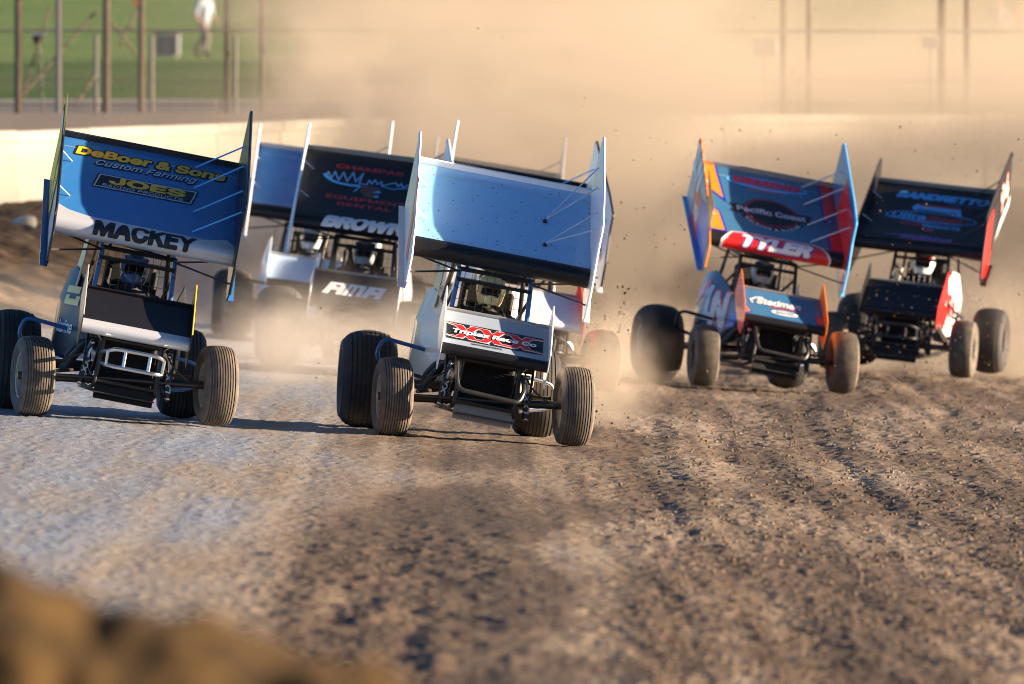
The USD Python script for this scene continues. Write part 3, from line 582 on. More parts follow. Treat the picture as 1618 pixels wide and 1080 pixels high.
    for g, mm, lift in o.get('wing_art', []): P('lettering', decal_mesh(g, tw, lift), mm, t1)
    for sd in (-1, 1):
        bf, bb = (.12, .21) if sd < 0 else (.465, .485)
        low = [(1.45, -.44)] if sd < 0 else [(.22, -.27), (.48, -.13), (1.52, -.14)]
        q = poly((-.30, -.20), (-.22, -.31), *low, (1.66, bb - .06), (1.64, bb), (.45, bf + .03), (.06, bf), (-.02, bf * .6), (-.22, .02))
        pm = o.get('panel', {}).get(sd, WHITE)
        m = plate(q, .012, lambda V: tw.ab(sd * (tw.half + .002 + V[:, 2]), V[:, 0], V[:, 1])); m.fix_normals()
        pn = P('side_panel', m, pm, t1)
        P('panel_edge', tube([tw.ab(sd * (tw.half + .012), a, b) for a, b in ((-.30, -.20), (-.22, .02), (-.02, bf * .6), (.06, bf + .005), (.45, bf + .035), (1.64, bb + .005), (1.66, bb - .06))], .013, 8, rb=.03), o.get('panel_edge', {}).get(sd, pm), t1)
        fl = hull([tw.ab(sd * (tw.half + w_), a, b + h_) for w_ in (.014, .065) for a, b in ((-.22, -.31), low[0]) for h_ in (0, .007)])
        P('panel_flange', fl, o.get('flange', pm), t1)
        for g, mm, lift in o.get('panel_art', {}).get(sd, []):
            P('lettering', decal_mesh(g, lambda X, C, N: tw.ab(sd * (tw.half + .015 + N), X, C), lift), mm, t1)
        for g, mm, lift in o.get('inner_art', {}).get(sd, []):
            P('lettering', decal_mesh(g, lambda X, C, N: tw.ab(sd * (tw.half - N), X, C), lift), mm, t1)
        br = o.get('braces', 'rods')
        if sd < 0:
            for a in (.45, 1.05): P('wing_brace', tube([tw(np.array(-.66), np.array(a + .07), np.array(.004)), tw.ab(-.765, a, .10)], .0065, 6), PALE, t1)
        elif br == 'v':
            for a, das in ((.36, (-.08, .22)), (.80, (.22, .58))):
                P('brace_foot', hull([tw(np.array(.37 + x_), np.array(a + .1 + c_), np.array(.003 + n_)) for x_, c_, n_ in ((-.02, -.03, 0), (.02, -.03, 0), (-.02, .03, 0), (.02, .03, 0), (0, .0, .03))]), INK, t1)
                for da in das: P('wing_brace', tube([tw(np.array(.37), np.array(a + .1), np.array(.02)), tw.ab(.765, a + da, .33)], .0065, 6), PALE, t1)
        else:
            for a in (.22, .58, 1.0, 1.34): P('wing_brace', tube([tw(np.array(sd * .40), np.array(a + .07), np.array(.004)), tw.ab(sd * .765, a, .31)], .0075, 6), o.get('brace', CYAN), t1)
        for (a, b), yq in (((-.12, -.20), 1.10), ((.35, -.26), 1.30)): P('wing_stay', tube([tw.ab(sd * .765, a, b), (sd * .31, yq, 1.38)], .009, 6), STEEL, t1)
    for sd in (-1, 1):
        for a, yq, zq in ((.42, 1.14, 1.40), (1.15, 1.82, 1.46)): P('wing_post', tube([(sd * .25, yq, zq), tw(np.array(sd * .25), np.array(a), np.array(-.05))], .014), FRAME, t1)
    # --- driver
    if o.get('driver'):
        Md = M @ SP
        p = thing('person', o['driver'][0], 'person', Md @ trans(*SEAT), 'drivers seated in the sprint cars')
        obj('body', DRV, SUIT, p, True); obj('head', HEAD, SKIN, p, True)
        hp = obj('helmet', HEL[0], HELM[o['driver'][1]], p, 40); obj('visor', HEL[1], VISOR, hp, 40); obj('peak', HEL[2], HELM[o['driver'][2]], hp, 40)
    return car

def mir(g): return affinity.scale(g, -1, 1, origin=(0, 0))
def arc_text(s, h, rx, ry, a0, a1, **k):
    out = []
    ws = [text(ch, h, **k).bounds if ch != ' ' else (0, 0, h * .3, 0) for ch in s]; w = np.array([b[2] - b[0] + h * .14 for b in ws]); c = (np.cumsum(w) - w / 2) / w.sum()
    for ch, q in zip(s, c):
        if ch == ' ': continue
        a = math.radians(a0 + (a1 - a0) * q); out.append(move(text(ch, h, **k), rx * math.cos(a), ry * math.sin(a), math.degrees(a) + 90))
    return unary_union(out)
def ell(cx, cy, rx, ry): return affinity.translate(affinity.scale(sg.Point(0, 0).buffer(1, 24), rx, ry), cx, cy)
def layer(g, mats_, lift=.0025, step=.0022):
    """prints on top of each other: [(grow, material)] from the widest to the lettering itself."""
    return [(g.buffer(gr) if gr else g, m, lift + i * step) for i, (gr, m) in enumerate(mats_)]
# ---- prints of each car
badge = affinity.affine_transform(sg.box(-.41, -.10, .41, .10).buffer(.025), [1, .22, 0, 1, -.02, .89])
mackey_art = layer(move(fit(text('DeBoer & Sons', .115, 5, 1.5, .25), 1.30), .02, 1.33), [(.016, INK), (0, YELLOW)])
mackey_art += layer(move(fit(text('Custom Farming', .085, 1, 1.0, .45), .88), -.02, 1.18), [(.007, INK), (0, PALE)], .0075)
mackey_art += [(badge, INK, .0025), (badge.buffer(-.014).difference(badge.buffer(-.026)), PALE, .0048)]
mackey_art += [(move(fit(text('JOES', .105, 5, 2.0, .12), .66), .0, .925), YELLOW, .0048), (move(fit(text('RACING PRODUCTS', .045, 0, 1.6, .3), .70), -.04, .825), PALE, .0048)]
mackey_art += [(poly((-.765, .14), (-.765, .36), (-.66, .27), (-.50, .22), (.2, .19), (.5, .18), (.70, .26), (.765, .16), (.5, .13)), SILVER, .0022)]
mackey_art += layer(move(fit(text('MACKEY', .135, 6, 1.3, .10), .88), .0, .085), [(0, INK)], .0085)
stripe = [(mir(move(poly((-.16, -.03), (.20, -.03), (.20, .05), (.10, .05), (.10, .02), (-.06, .02), (-.06, .05), (-.16, .05)), 1.30 * -1, .90)), YELLOW, .003), (mir(move(poly((-.20, -.03), (.14, -.03), (.14, .03), (-.20, .03)), -1.30, 1.00)), YELLOW, .003),
          (mir(move(fit(text('Marine', .10, 2, .9), .42), -1.35, .68)), WHITE, .003)]
mackey_panel = {-1: [(poly((.9, -.36), (1.44, -.42), (1.64, .28), (1.62, .34), (1.2, .34)), YELLOW, .002), (poly((1.30, .10), (1.60, .10), (1.58, .18), (1.3, .18)), WHITE, .004), (poly((-.15, -.2), (.4, -.26), (.55, .1), (-.02, .1)), GREY, .002), (mir(move(text('8', .35, 6, 1.1, -.1), -.75, -.10)), YELLOW, .005)],
                1: [(poly((.06, .28), (.5, .30), (.45, .365), (.06, .34)), YELLOW, .002), (poly((.8, .27), (1.1, .28), (1.1, .36), (.8, .36)), YELLOW, .002), (poly((1.35, .2), (1.6, .2), (1.6, .34), (1.35, .34)), YELLOW, .002), (move(text('8', .35, 6, 1.1, .1), .7, -.05), YELLOW, .002)]}
def xshape(cx, cy, w, h):
    t = .046
    a = poly((cx - w * .42, cy + h / 2), (cx - w * .42 + t * 1.5, cy + h / 2), (cx + w * .38, cy - h / 2), (cx + w * .38 - t * 1.5, cy - h / 2))
    b = poly((cx + w * .42, cy + h / 2), (cx + w * .42 - t * 1.4, cy + h / 2), (cx - w * .40, cy - h / 2), (cx - w * .40 + t * 1.4, cy - h / 2))
    sp = [poly((cx - w * .75, cy + h * .56), (cx - w * .30, cy + h / 2), (cx - w * .36, cy + h * .40)), poly((cx + w * .80, cy + h * .47), (cx + w * .30, cy + h / 2), (cx + w * .26, cy + h * .40)), poly((cx - w * .75, cy - h * .42), (cx - w * .34, cy - h / 2), (cx - w * .28, cy - h * .40)), poly((cx + w * .78, cy - h * .56), (cx + w * .30, cy - h / 2), (cx + w * .25, cy - h * .40))]
    return unary_union([a, b] + sp)
xxx = unary_union([xshape(c, .305, .25, .20) for c in (-.25, -.03, .22)]); nose_box = sg.box(-.42, .175, .41, .435)
triplex_nose = [(nose_box, INK, .002), (xxx.buffer(.007).intersection(nose_box), WHITE, .0042), (xxx.intersection(nose_box), RED, .0064)]
triplex_nose += layer(move(fit(text('Triplex Race Co', .056, 5, 1.3, .18), .72), -.01, .30), [(.006, INK), (0, WHITE)], .0086)
triplex_nose += [(move(fit(text('MOTORSPORTS', .022, 1, 1.2), .26), -.07, .145), INK, .002)]
triplex_panel = {-1: [(poly((.0, -.2), (.25, -.24), (.9, .2), (.65, .28)), RED, .002), (poly((-.2, -.26), (.0, -.2), (.0, .1), (-.18, -.02)), CYAN, .002)], 1: [(move(text('7', .35, 5), .7, -.1), INK, .002)]}
antl = [(-.54, 1.06), (-.50, .99), (-.44, .93), (-.36, .90), (-.24, .885), (-.14, .90)]
tines = [[(-.52, 1.03), (-.50, 1.10), (-.46, .98), (-.43, 1.12), (-.38, .96), (-.34, 1.13), (-.29, .96), (-.24, 1.15), (-.20, .98), (-.14, 1.14), (-.16, .95)], [(-.16, .95), (-.08, .94), (-.06, 1.04), (-.03, .97), (.0, 1.06), (.03, .98), (.07, 1.04), (.08, .96), (.16, 1.02), (.22, 1.06), (.25, .99), (.28, 1.06), (.30, .98), (.36, 1.05)], [(-.14, .90), (-.20, .76)], [(.08, .95), (.2, .92), (.36, .98)]]
brown_art = [(move(fit(text('CHAMPAS', .075, 3, 1.8), .72), -.07, 1.25), DKRED, .0025), (move(fit(text('EQUIPMENT', .075, 3, 1.8), .84), -.06, .60), DKRED, .0025), (move(fit(text('RENTAL', .075, 3, 1.8), .58), -.06, .465), DKRED, .0025),
             (unary_union([line(antl, .04)] + [line(t, .016) for t in tines]), CYAN, .0025), (unary_union([line(t, .005) for t in tines[:2]]), PALE, .0048),
             (poly((-.12, .93), (.07, .90), (.06, .72), (.0, .66), (-.08, .68), (-.14, .80)), paint('brown', (.10, .025, .015)), .0025), (poly((.0, .80), (.06, .84), (.09, .81), (.05, .79)), CYAN, .0048), (poly((.02, .72), (.07, .74), (.06, .69), (.02, .69)), CYAN, .0048)]
brown_art += layer(move(fit(text('BROWN', .125, 8, 1.4, .45), .92), -.02, .09), [(0, WHITE)], .0085)
ama = unary_union([move(t, x, .31) for t, x in ((poly((-.088, -.10), (-.035, .10), (.085, .10), (.045, -.10), (.005, -.10), (.018, -.03), (-.026, -.03), (-.042, -.10)), -.145), (poly((-.085, -.10), (-.035, .10), (.085, .10), (.045, -.10), (.008, -.10), (.04, .06), (.018, .06), (-.012, -.10), (-.038, -.10), (-.004, .06), (-.02, .06), (-.05, -.10)), -.01), (poly((-.085, -.10), (-.035, .10), (.085, .10), (.045, -.10), (.005, -.10), (.018, -.03), (-.026, -.03), (-.042, -.10)), .125))]).difference(unary_union([sg.box(-.14, .34, -.11, .37), sg.box(.13, .34, .16, .37)]))
brown_nose = [(affinity.scale(ama, 1.5, 1.15, origin=(0, .31)), WHITE, .002)]
pcb = unary_union([ell(0, .74, .30, .27)]); rib = poly((-.47, .66), (-.43, .74), (-.47, .83), (.47, .83), (.43, .74), (.47, .66))
arc = arc_text('WELDING & MARINE', .042, .335, .325, 205, 335, bold=3)
o1 = poly((-.755, 1.52), (-.585, 1.52), (-.575, 1.40), (-.53, .90), (-.755, 1.16)); o2 = poly((-.755, .76), (-.61, .58), (-.575, .20), (-.755, .20)); r1 = poly((.615, 1.51), (.757, 1.51), (.757, 1.06), (.62, .80)); r2 = poly((.64, .53), (.757, .63), (.757, .20), (.63, .20))
cut = sg.box(-.76, .15, .76, 1.535)
tyler_art = [(g.buffer(.026, join_style=2).intersection(cut), BORDER, .0024) for g in (o1, o2, r1, r2)] + [(g, m, .0046) for g, m in ((o1, ORANGE), (o2, ORANGE), (r1, RED), (r2, RED))]
tyler_art += [(pcb.buffer(.02), INK, .0024), (rib, INK, .0046), (pcb.difference(pcb.buffer(-.012)), DKRED, .0068), (pcb.buffer(-.012), INK, .0068), (move(fit(text('Pacific Coast', .095, 3, 1.2), .78), 0, .745), PALE, .0092)]
tyler_art += [(move(arc, 0, .74), PALE, .0046), (affinity.scale(line([(-.33, .62), (-.2, .5), (0, .44), (.2, .5), (.33, .62)], .07), 1, 1), INK, .0024)]
tyler_art += [(ell(0, 1.32, .46, .105).difference(ell(0, 1.33, .44, .075)), CYAN, .0024)] + layer(move(fit(text('DEMING', .10, 6, 1.6, .1), .76), .0, 1.335), [(.014, BLUE), (0, RED)], .0046) + [(move(fit(text('Speedway', .06, 1, 1.0, .5), .44), .0, 1.20), paint('pink', (.55, .16, .18)), .0046)]
tyler_art += [(poly((-.62, .05), (-.50, .20), (-.30, .225), (.45, .225), (.53, .18), (.62, .03), (.62, -.06), (-.62, -.06)), WHITE, .0070), (poly((-.59, .03), (-.48, .19), (-.30, .21), (.44, .21), (.51, .17), (.60, .02), (.60, -.05), (-.60, -.05)), RED, .0092)]
tyler_art += layer(move(fit(text('TYLER', .13, 8, 1.5, .45), .80), .0, .09), [(.014, BORDER), (0, WHITE)], .0114)
tyler_nose = layer(move(fit(text('Stedman', .105, 3, 1.15, .35), .50), -.03, .40), [(.006, INK), (0, WHITE)]) + [(line([(-.33, .34), (-.35, .40), (-.27, .46), (-.20, .47)], .016), WHITE, .0046), (move(fit(text('POWDER COATING', .026, 2, 1.2, .1), .40), .07, .32), RED, .0024), (ell(.02, .225, .15, .045), WHITE, .0024), (move(fit(text('SHOCKS', .04, 3, 1.3, .2), .2), .02, .225), INK, .0046)]
tyler_nose += [(g.buffer(.014, join_style=2).intersection(sg.box(-.453, .09, .453, .55)), BORDER, .0024) for g in (poly((-.45, .30), (-.37, .15), (-.45, .12)), poly((.45, .32), (.36, .22), (.38, .12), (.45, .12)))] + [(poly((-.45, .30), (-.37, .15), (-.45, .12)), ORANGE, .0046), (poly((.45, .32), (.36, .22), (.38, .12), (.45, .12)), RED, .0046)]
tyler_panel = {-1: [(poly((-.20, -.28), (.45, -.36), (.75, .0), (.3, .2), (.0, .2)), BORDER, .002), (poly((.45, -.36), (1.0, -.40), (1.25, -.05), (.75, .0)), RED, .002), (mir(move(fit(text('WRA', .14, 4, 1.0), .34), -.82, -.22)), WHITE, .0042), (mir(move(text('1N', .30, 5, 1.1), -1.30, .06)), WHITE, .0042), (poly((-.1, .12), (.2, .12), (.85, .30), (.8, .35), (.1, .33)), ORANGE, .0042)], 1: [(poly((-.2, -.25), (.5, -.3), (.9, .3), (.1, .3)), ORANGE, .002)]}
tyler_inner = {1: [(poly((-.2, -.2), (.22, -.25), (.48, -.11), (.95, -.10), (1.05, .42), (.08, .40), (-.0, .2)), DKRED, .002), (move(mir(fit(text('WRA', .12, 4), .3)), .55, .18), RED, .004)]}
tyler_side = {-1: [(mir(move(text('N', .34, 5, 1.1, .1), -1.15, .78)).buffer(.016), RED, .003), (mir(move(text('N', .34, 5, 1.1, .1), -1.15, .78)), GREY, .0052), (mir(move(text('1', .34, 5, 1.1, .1), -1.45, .84)), GREY, .0052), (poly((1.55, .95), (1.83, .82), (1.77, 1.04), (1.5, 1.10)), RED, .003), (poly((.64, .70), (.80, .55), (.95, .52), (.85, .8)), BORDER, .003)]}
us = ell(0, .76, .54, .135)
sand_art = [(move(fit(text('SANDRETTO', .125, 7, 1.4, .35), 1.10), .05, 1.27), CYAN, .0025), (move(fit(text('TRANSPORTATION', .035, 2, 1.2), .45), .33, 1.15), BLUE, .0025),
            (us.difference(us.buffer(-.016)), CYAN, .0025), (poly((-.62, .70), (-.4, .66), (.3, .62), (.5, .66), (0, .70)), BLUE, .0025), (poly((-.22, .90), (-.27, .99), (-.22, 1.08), (.30, 1.05), (.34, .88), (.2, .86), (.15, .93), (-.1, .95)), CYAN, .0025), (sg.box(-.20, 1.03, .28, 1.075), DKRED, .0048), (ell(-.16, .92, .05, .05), BLUE, .0048), (ell(.22, .90, .05, .05), BLUE, .0048),
            (move(fit(text('Ultra', .13, 3, 1.1, .15), .40), -.26, .76), CYAN, .0048), (move(fit(text('Shield', .12, 3, 1.0, .2), .42), .16, .745), DKRED, .0048), (move(fit(text('RACE', .07, 4, 1.1), .26), -.20, .565), DKRED, .0025), (move(fit(text('PRODUCTS', .075, 4, 1.0), .44), .16, .55), CYAN, .0025), (ell(.03, .44, .07, .035), DKRED, .0025)]
sand_art += [(move(fit(text('Bubba', .10, 2, 1.6, .5), .62), .05, .22), PURPLE, .0025), (line([(-.45, .22), (-.2, .26), (.1, .27)], .016), PURPLE, .0025), (line([(-.30, .17), (.1, .15), (.46, .17)], .012), DKRED, .0048)]
sand_panel = {1: [(poly((-.28, -.18), (.1, -.34), (.5, .05), (.45, .37), (.05, .34)), RED, .002), (poly((.25, -.1), (.62, -.1), (.75, .34), (.5, .34)), INK, .0042), (poly((.55, -.13), (1.5, -.14), (1.58, -.04), (.9, -.05)), WHITE, .002), (move(text('94', .30, 7, 1.0, .1), 1.18, .20), RED, .0042), (move(text('94', .30, 2, 1.0, .1), 1.18, .20), WHITE, .0064)]}
sand_side = {1: [(poly((.64, .70), (.95, .50), (1.2, .75), (1.1, 1.06), (.92, .93)), RED, .003), (move(fit(text('94', .26, 5, 1.0), .36), 1.32, .80), RED, .003), (poly((1.5, .5), (1.74, .5), (1.82, .8), (1.6, .7)), INK, .003)]}
white_panel = {1: [(move(fit(text('BERRY', .16, 5, 1.0, .1), .7), .75, -.15), INK, .002), (move(text('60', .22, 4), 1.30, .12), INK, .002), (poly((-.2, -.28), (.1, -.3), (.3, .2), (0, .2)), NAVY, .002)], -1: []}

D = lambda s, h, p: (s, h, p)
build_car('sprint_car', 'blue-winged black sprint car with yellow lettering and white leading band, leftmost in front', 193, 665, 190, 6.0, dict(
    wing=BLUE, edge=SILVER, band=.17, wing_art=mackey_art, panel={-1: BLACK, 1: BLACK}, flange=BLUE, panel_art=mackey_panel, panel_edge={-1: BLACK, 1: BLACK}, rake=30, lip=STEEL,
    nose=BLACK, nose_edge=SILVER, nose_band=.13, nose_end={-1: BLACK, 1: BLACK}, nose_edge_trim={-1: GREY, 1: YELLOW}, nose_lip=BLACK, side=BLACK, side_art={-1: stripe}, sail=CREAM, cage=LBLUE, hood=BLACK, cowl=YELLOW,
    nerf=LBLUE, nerf_left=LBLUE, bumper=CHROME, shock_text=True, roll=7.7, steer=7, driver=('driver in dark blue helmet seated in the leftmost blue-winged car', 'navy', 'navy'), tank=BLUE))
build_car('sprint_car', 'plain white-winged sprint car with red XXX print on its nose wing, front centre', 760, 697, 188, 5.0, dict(
    wing=MUDSHADEBLUE, edge=BLACK, band=.16, panel={-1: WHITE, 1: WHITE}, panel_art=triplex_panel, panel_edge={-1: WHITE, 1: WHITE}, flange=WHITE, braces='v', lip=WHITE,
    nose=paint('nose_grey', (.30, .36, .43), .25), nose_art=triplex_nose, nose_edge=BLACK, side=CREAM, sail=CREAM, cage=LBLUE, hood=LBLUE, cowl=LBLUE, nerf=LBLUE, nerf_left=CHROME, loop=False, bumper=STEEL, skid=SKIDM, shock_text=True, steer=4, roll=7.6,
    driver=('driver in cream yellow helmet looking out of the plain white car', 'cream', 'cream'), tank=WHITE))
build_car('sprint_car', 'black-winged sprint car with red lettering and blue antlers, dust round its wheels', 548, 592, 152, -1.0, dict(
    wing=BLACK, edge=BLACK, wing_art=brown_art, panel={-1: WHITE, 1: WHITE}, nose=BLACK, nose_art=brown_nose, nose_end={-1: WHITE, 1: WHITE}, side=GREY, sail=CREAM, hood=BLACK, roll=4.2, slope=3.4, rake=30, brace=GREY, detail=1,
    driver=('driver in grey helmet under the black wing with antlers', 'grey', 'black'), rim=RIMBLK))
build_car('sprint_car', 'blue-winged sprint car half hidden behind the antler-marked black one', 472, 548, 135, 1.0, dict(
    wing=paint('wing_blue', (.02, .17, .46)), edge=BLACK, panel={-1: WHITE, 1: WHITE}, nose=PALE, nose_end={-1: WHITE, 1: WHITE}, side=WHITE, roll=4.5, slope=3.2, rake=30, brace=GREY, detail=1, lip=GREY,
    wing_art=[(sg.box(.55, -.03, .74, .10), DKRED, .0075)], driver=('driver in white helmet in the half hidden blue-winged car', 'white', 'white')))
build_car('sprint_car', 'white sprint car with red end plate hidden behind the plain white front car', 832, 617, 153, 12.0, dict(
    wing=PALE, edge=WHITE, panel={-1: WHITE, 1: WHITE}, panel_art=white_panel, panel_edge={-1: WHITE, 1: BLACK}, nose=WHITE, nose_edge=WHITE, nose_end={-1: RED, 1: RED}, side=WHITE, lip=BLACK, roll=6.5, detail=1, hood=WHITE,
    driver=('driver in black helmet in the white car with red end plates', 'black', 'white')))
build_car('sprint_car', 'slate blue winged sprint car with orange and red corners and red leading edge', 1219, 616, 147, 11.0, dict(
    wing=SLATE, edge=BLACK, band=.17, wing_art=tyler_art, panel={-1: GREY, 1: SLATE}, panel_edge={-1: ORANGE, 1: CYAN}, flange=CYAN, panel_art=tyler_panel, inner_art=tyler_inner, nose=SLATE, nose_art=tyler_nose, nose_end={-1: RED, 1: ORANGE}, nose_edge_trim={-1: ORANGE, 1: ORANGE},
    side=NAVY, side_art=tyler_side, sail=RED, sails=(), hood=NAVY, roll=7.2, steer=-3, rake=33, brace=PALE, rim=RIMBLK, loop=False, driver=('driver in grey helmet in the slate blue car with orange corners', 'grey', 'black'), tank=NAVY, valve=RED))
build_car('sprint_car', 'black sprint car with red and white number panel, rightmost', 1416, 590, 137, -11.0, dict(wing_at=(.82, 1.465), lr=.74, flare=.06, 
    wing=BLACK, edge=BLACK, wing_art=sand_art, panel={-1: BLACK, 1: BLACK}, panel_edge={-1: INK, 1: INK}, panel_art=sand_panel, nose=BLACK, nose_end={-1: BLACK, 1: RED}, side=WHITE, side_art=sand_side, sails=(), hood=BLACK, roll=2.6, slope=3.6, steer=2, rim=RIMBLK, rim_rear=RIMBLK, rake=27,
    nerf_left=CREAM, brace=STEEL, detail=1, driver=('driver in red topped white helmet in the rightmost car', 'white', 'red'), tank=RED, valve=CREAM))
build_car('sprint_car', 'dim sprint car almost lost in the dust behind the others', 752, 553, 130, 2.0, dict(
    wing=GREY, edge=BLACK, panel={-1: GREY, 1: GREY}, nose=GREY, side=GREY, roll=6.0, slope=3.2, detail=1, brace=GREY, driver=None))

# ------------------------------------------------------------------ people and things beyond the fence
def human(name, label, x, d, z, J, R, B, hd, clothes, yaw=0, mats_=None):
    p = thing(name, label, 'person', trans(x, d, z) @ rot([0, 0, 1], yaw))
    hd = np.asarray(hd, float)
    hands = m3.Manifold.batch_boolean([hand(J['w' + n], np.array(J['w' + n]) - np.array(J['e' + n]), (0, -1, 0), (s, 0, 0)) for s, n in ((-1, 'r'), (1, 'l'))], m3.OpType.Add)
    body = chain(J, R, B) + hands
    obj('body', cat(smoothed(body, .035, 5)), SKIN, p, True)
    h = head_mesh(hd); obj('head', h, SKIN, p, True)
    hair = m3.Manifold.batch_hull([sphere(hd + (0, .025, .05), .098, 18), sphere(hd + (0, .05, -.02), .075, 14)]) - m3.Manifold.cube((.3, .12, .3), True).translate((float(hd[0]), float(hd[1] - .115), float(hd[2] - .03)))
    obj('hair', trimesh.Trimesh(hair.to_mesh().vert_properties[:, :3], hair.to_mesh().tri_verts), mat('hair', (.05, .03, .02), .8), p, 30)
    for nm, bones, grow, mm in clothes:
        R2 = {k: v + grow for k, v in R.items()}
        obj(nm, smoothed(chain(J, R2, bones), .035, 4), mm, p, True)
R0 = dict(hip=.13, belly=.13, chest=.15, neck=.055, nk2=.055, sr=.065, sl=.065, er=.045, el=.045, wr=.03, wl=.03, hr=.09, hl=.09, kr=.06, kl=.06, ar=.042, al=.042, tr=.036, tl=.036)
B0 = [('hip', 'belly'), ('belly', 'chest'), ('chest', 'neck'), ('neck', 'nk2')] + [(a + n, b + n) if a != 'C' else ('chest', b + n) for n in 'rl' for a, b in (('C', 's'), ('s', 'e'), ('e', 'w'), ('h', 'k'), ('k', 'a'), ('a', 't'))] + [('hip', 'hr'), ('hip', 'hl')]
walk = dict(hip=(0, 0, .95), belly=(0, 0, 1.1), chest=(0, -.02, 1.32), neck=(0, -.02, 1.50), nk2=(0, -.03, 1.56), sr=(-.20, 0, 1.42), sl=(.20, -.02, 1.42), er=(-.26, .08, 1.14), el=(.25, -.06, 1.14), wr=(-.24, -.02, .92), wl=(.22, -.22, .96), hr=(-.09, 0, .90), hl=(.09, 0, .90), kr=(-.10, -.16, .50), kl=(.10, .08, .50), ar=(-.10, -.12, .08), al=(.10, .34, .12), tr=(-.11, -.28, .04), tl=(.11, .22, .04))
shirt = [(a, b) for a, b in B0 if a in ('hip', 'belly', 'chest', 'sr', 'sl') and b not in ('hr', 'hl', 'nk2', 'wr', 'wl', 'neck')]; trou = [('hip', 'hr'), ('hip', 'hl'), ('hr', 'kr'), ('hl', 'kl'), ('kr', 'ar'), ('kl', 'al')]; shoe = [('ar', 'tr'), ('al', 'tl')]
TSH = mat('shirt_pale', (.36, .40, .46), .9); TRO = mat('trousers_grey', (.16, .13, .12), .9); SHO = mat('shoes_dark', (.04, .035, .03), .7)
px = lambda u, d: (u - 809) * d / FPX
x = px(323, 300); human('person', 'person in white shirt and grey trousers walking on the grass hill', x, 300, float(hill_z(x, 300)), walk, R0, B0, (0, -.05, 1.68), [('shirt', shirt, .02, TSH), ('trousers', trou, .018, TRO), ('shoes', shoe, .012, SHO)], 55)
sit = dict(walk); sit.update(hip=(0, 0, .14), belly=(0, 0, .30), chest=(0, -.02, .52), neck=(0, -.03, .70), nk2=(0, -.04, .76), sr=(-.20, -.01, .62), sl=(.20, -.01, .62), er=(-.25, -.10, .38), el=(.25, -.10, .38), wr=(-.15, -.30, .36), wl=(.15, -.30, .36), hr=(-.09, -.03, .12), hl=(.09, -.03, .12), kr=(-.15, -.42, .40), kl=(.15, -.42, .40), ar=(-.12, -.62, .06), al=(.12, -.62, .06), tr=(-.12, -.80, .045), tl=(.12, -.80, .045))
for u, lab, c1, c2, d in ((1576, 'seated person in mauve grey top on the hill at the upper right corner', (.22, .15, .16), (.35, .33, .36), 338), (1616, 'seated person in orange top on the hill at the right edge', (.85, .30, .12), (.25, .30, .45), 335)):
    x = px(u, d); human('person', lab, x, d, float(hill_z(x, d)) - .02, sit, R0, B0, (0, -.07, .88), [('shirt', shirt, .02, mat('shirt_' + str(u), c1, .9)), ('trousers', trou, .018, mat('trousers_' + str(u), c2, .9)), ('shoes', shoe, .012, TSH)], 20)
def at(u, v, d): return np.array([px(u, d), d, H + (HOR - v) * d / FPX])
for u, v, wd, hg, lab in ((1208, 75, .40, .30, 'pale square board fixed on the fence right of centre'), (1470, 67, .29, .19, 'small pale board fixed on the fence near the right edge')):
    c = at(u, v, 189.4); t = thing('sign_board', lab, 'sign', trans(*c))
    obj('board', cbox((0, 0, 0), (wd, .02, hg), .006), paint('board', (.72, .66, .60), .3), t); obj('bracket', cat(cbox((-wd * .3, .06, 0), (.03, .10, hg * 1.1), .005), cbox((wd * .3, .06, 0), (.03, .10, hg * 1.1), .005)), STEEL, t)
    obj('stake', tube([(0, .12, hg * .5), (0, .12, -(c[2] - 2.7))], .018, 8), POST2, t)
c = at(265, 90, 298); t = thing('utility_cabinet', 'grey cabinet with two doors on the grass left of the walking person', 'cabinet', trans(c[0], c[1], float(hill_z(c[0], 298))))
obj('cabinet_body', cbox((0, 0, .32), (.62, .35, .56), .02), mat('cabinet_grey', (.30, .28, .30), .7), t)
for s in (-1, 1): obj('door', cbox((s * .155, -.18, .32), (.25, .02, .48), .01), mat('door_grey', (.16, .14, .15), .7), t)
obj('cabinet_top', cbox((0, 0, .66), (.74, .42, .05), .015), mat('cabinet_brown', (.18, .13, .11), .8), t); obj('plinth', cbox((0, 0, .0), (.5, .3, .12), .01), CONC, t)
c = at(60, 58, 188.6); t = thing('floodlight', 'white topped lamp head on the fence between the two left posts', 'floodlight', trans(*c))
obj('lamp_hood', hull([(sx * .13, sy * .08, .06) for sx in (-1, 1) for sy in (-1, 1)] + [(sx * .11, sy * .06, .02) for sx in (-1, 1) for sy in (-1, 1)]), WHITE, t); obj('lamp_body', hull([(sx * .10, sy * .06, .02) for sx in (-1, 1) for sy in (-1, 1)] + [(sx * .05, sy * .05, -.12) for sx in (-1, 1) for sy in (-1, 1)]), STEEL, t); obj('stem', tube([(0, .06, -.02), (.05, .09, -.5), (.08, .1, -(c[2] - 2.72))], .016, 8), STEEL, t)
c = at(215, 3, 186.9); t = thing('marker_flag', 'small orange marker flag tied beside the fourth fence post', 'flag', trans(*c))
obj('flag_cloth', plate(poly((-.05, -.07), (.04, -.06), (.05, .08), (-.05, .09)), .004, lambda V: np.stack([V[:, 0], V[:, 2] + .01 * np.sin(V[:, 1] * 30), V[:, 1]], -1)), paint('flag_orange', (.85, .36, .08)), t); obj('tie', tube([(.04, 0, .05), (.085, .08, .05)], .006, 6), STEEL, t)

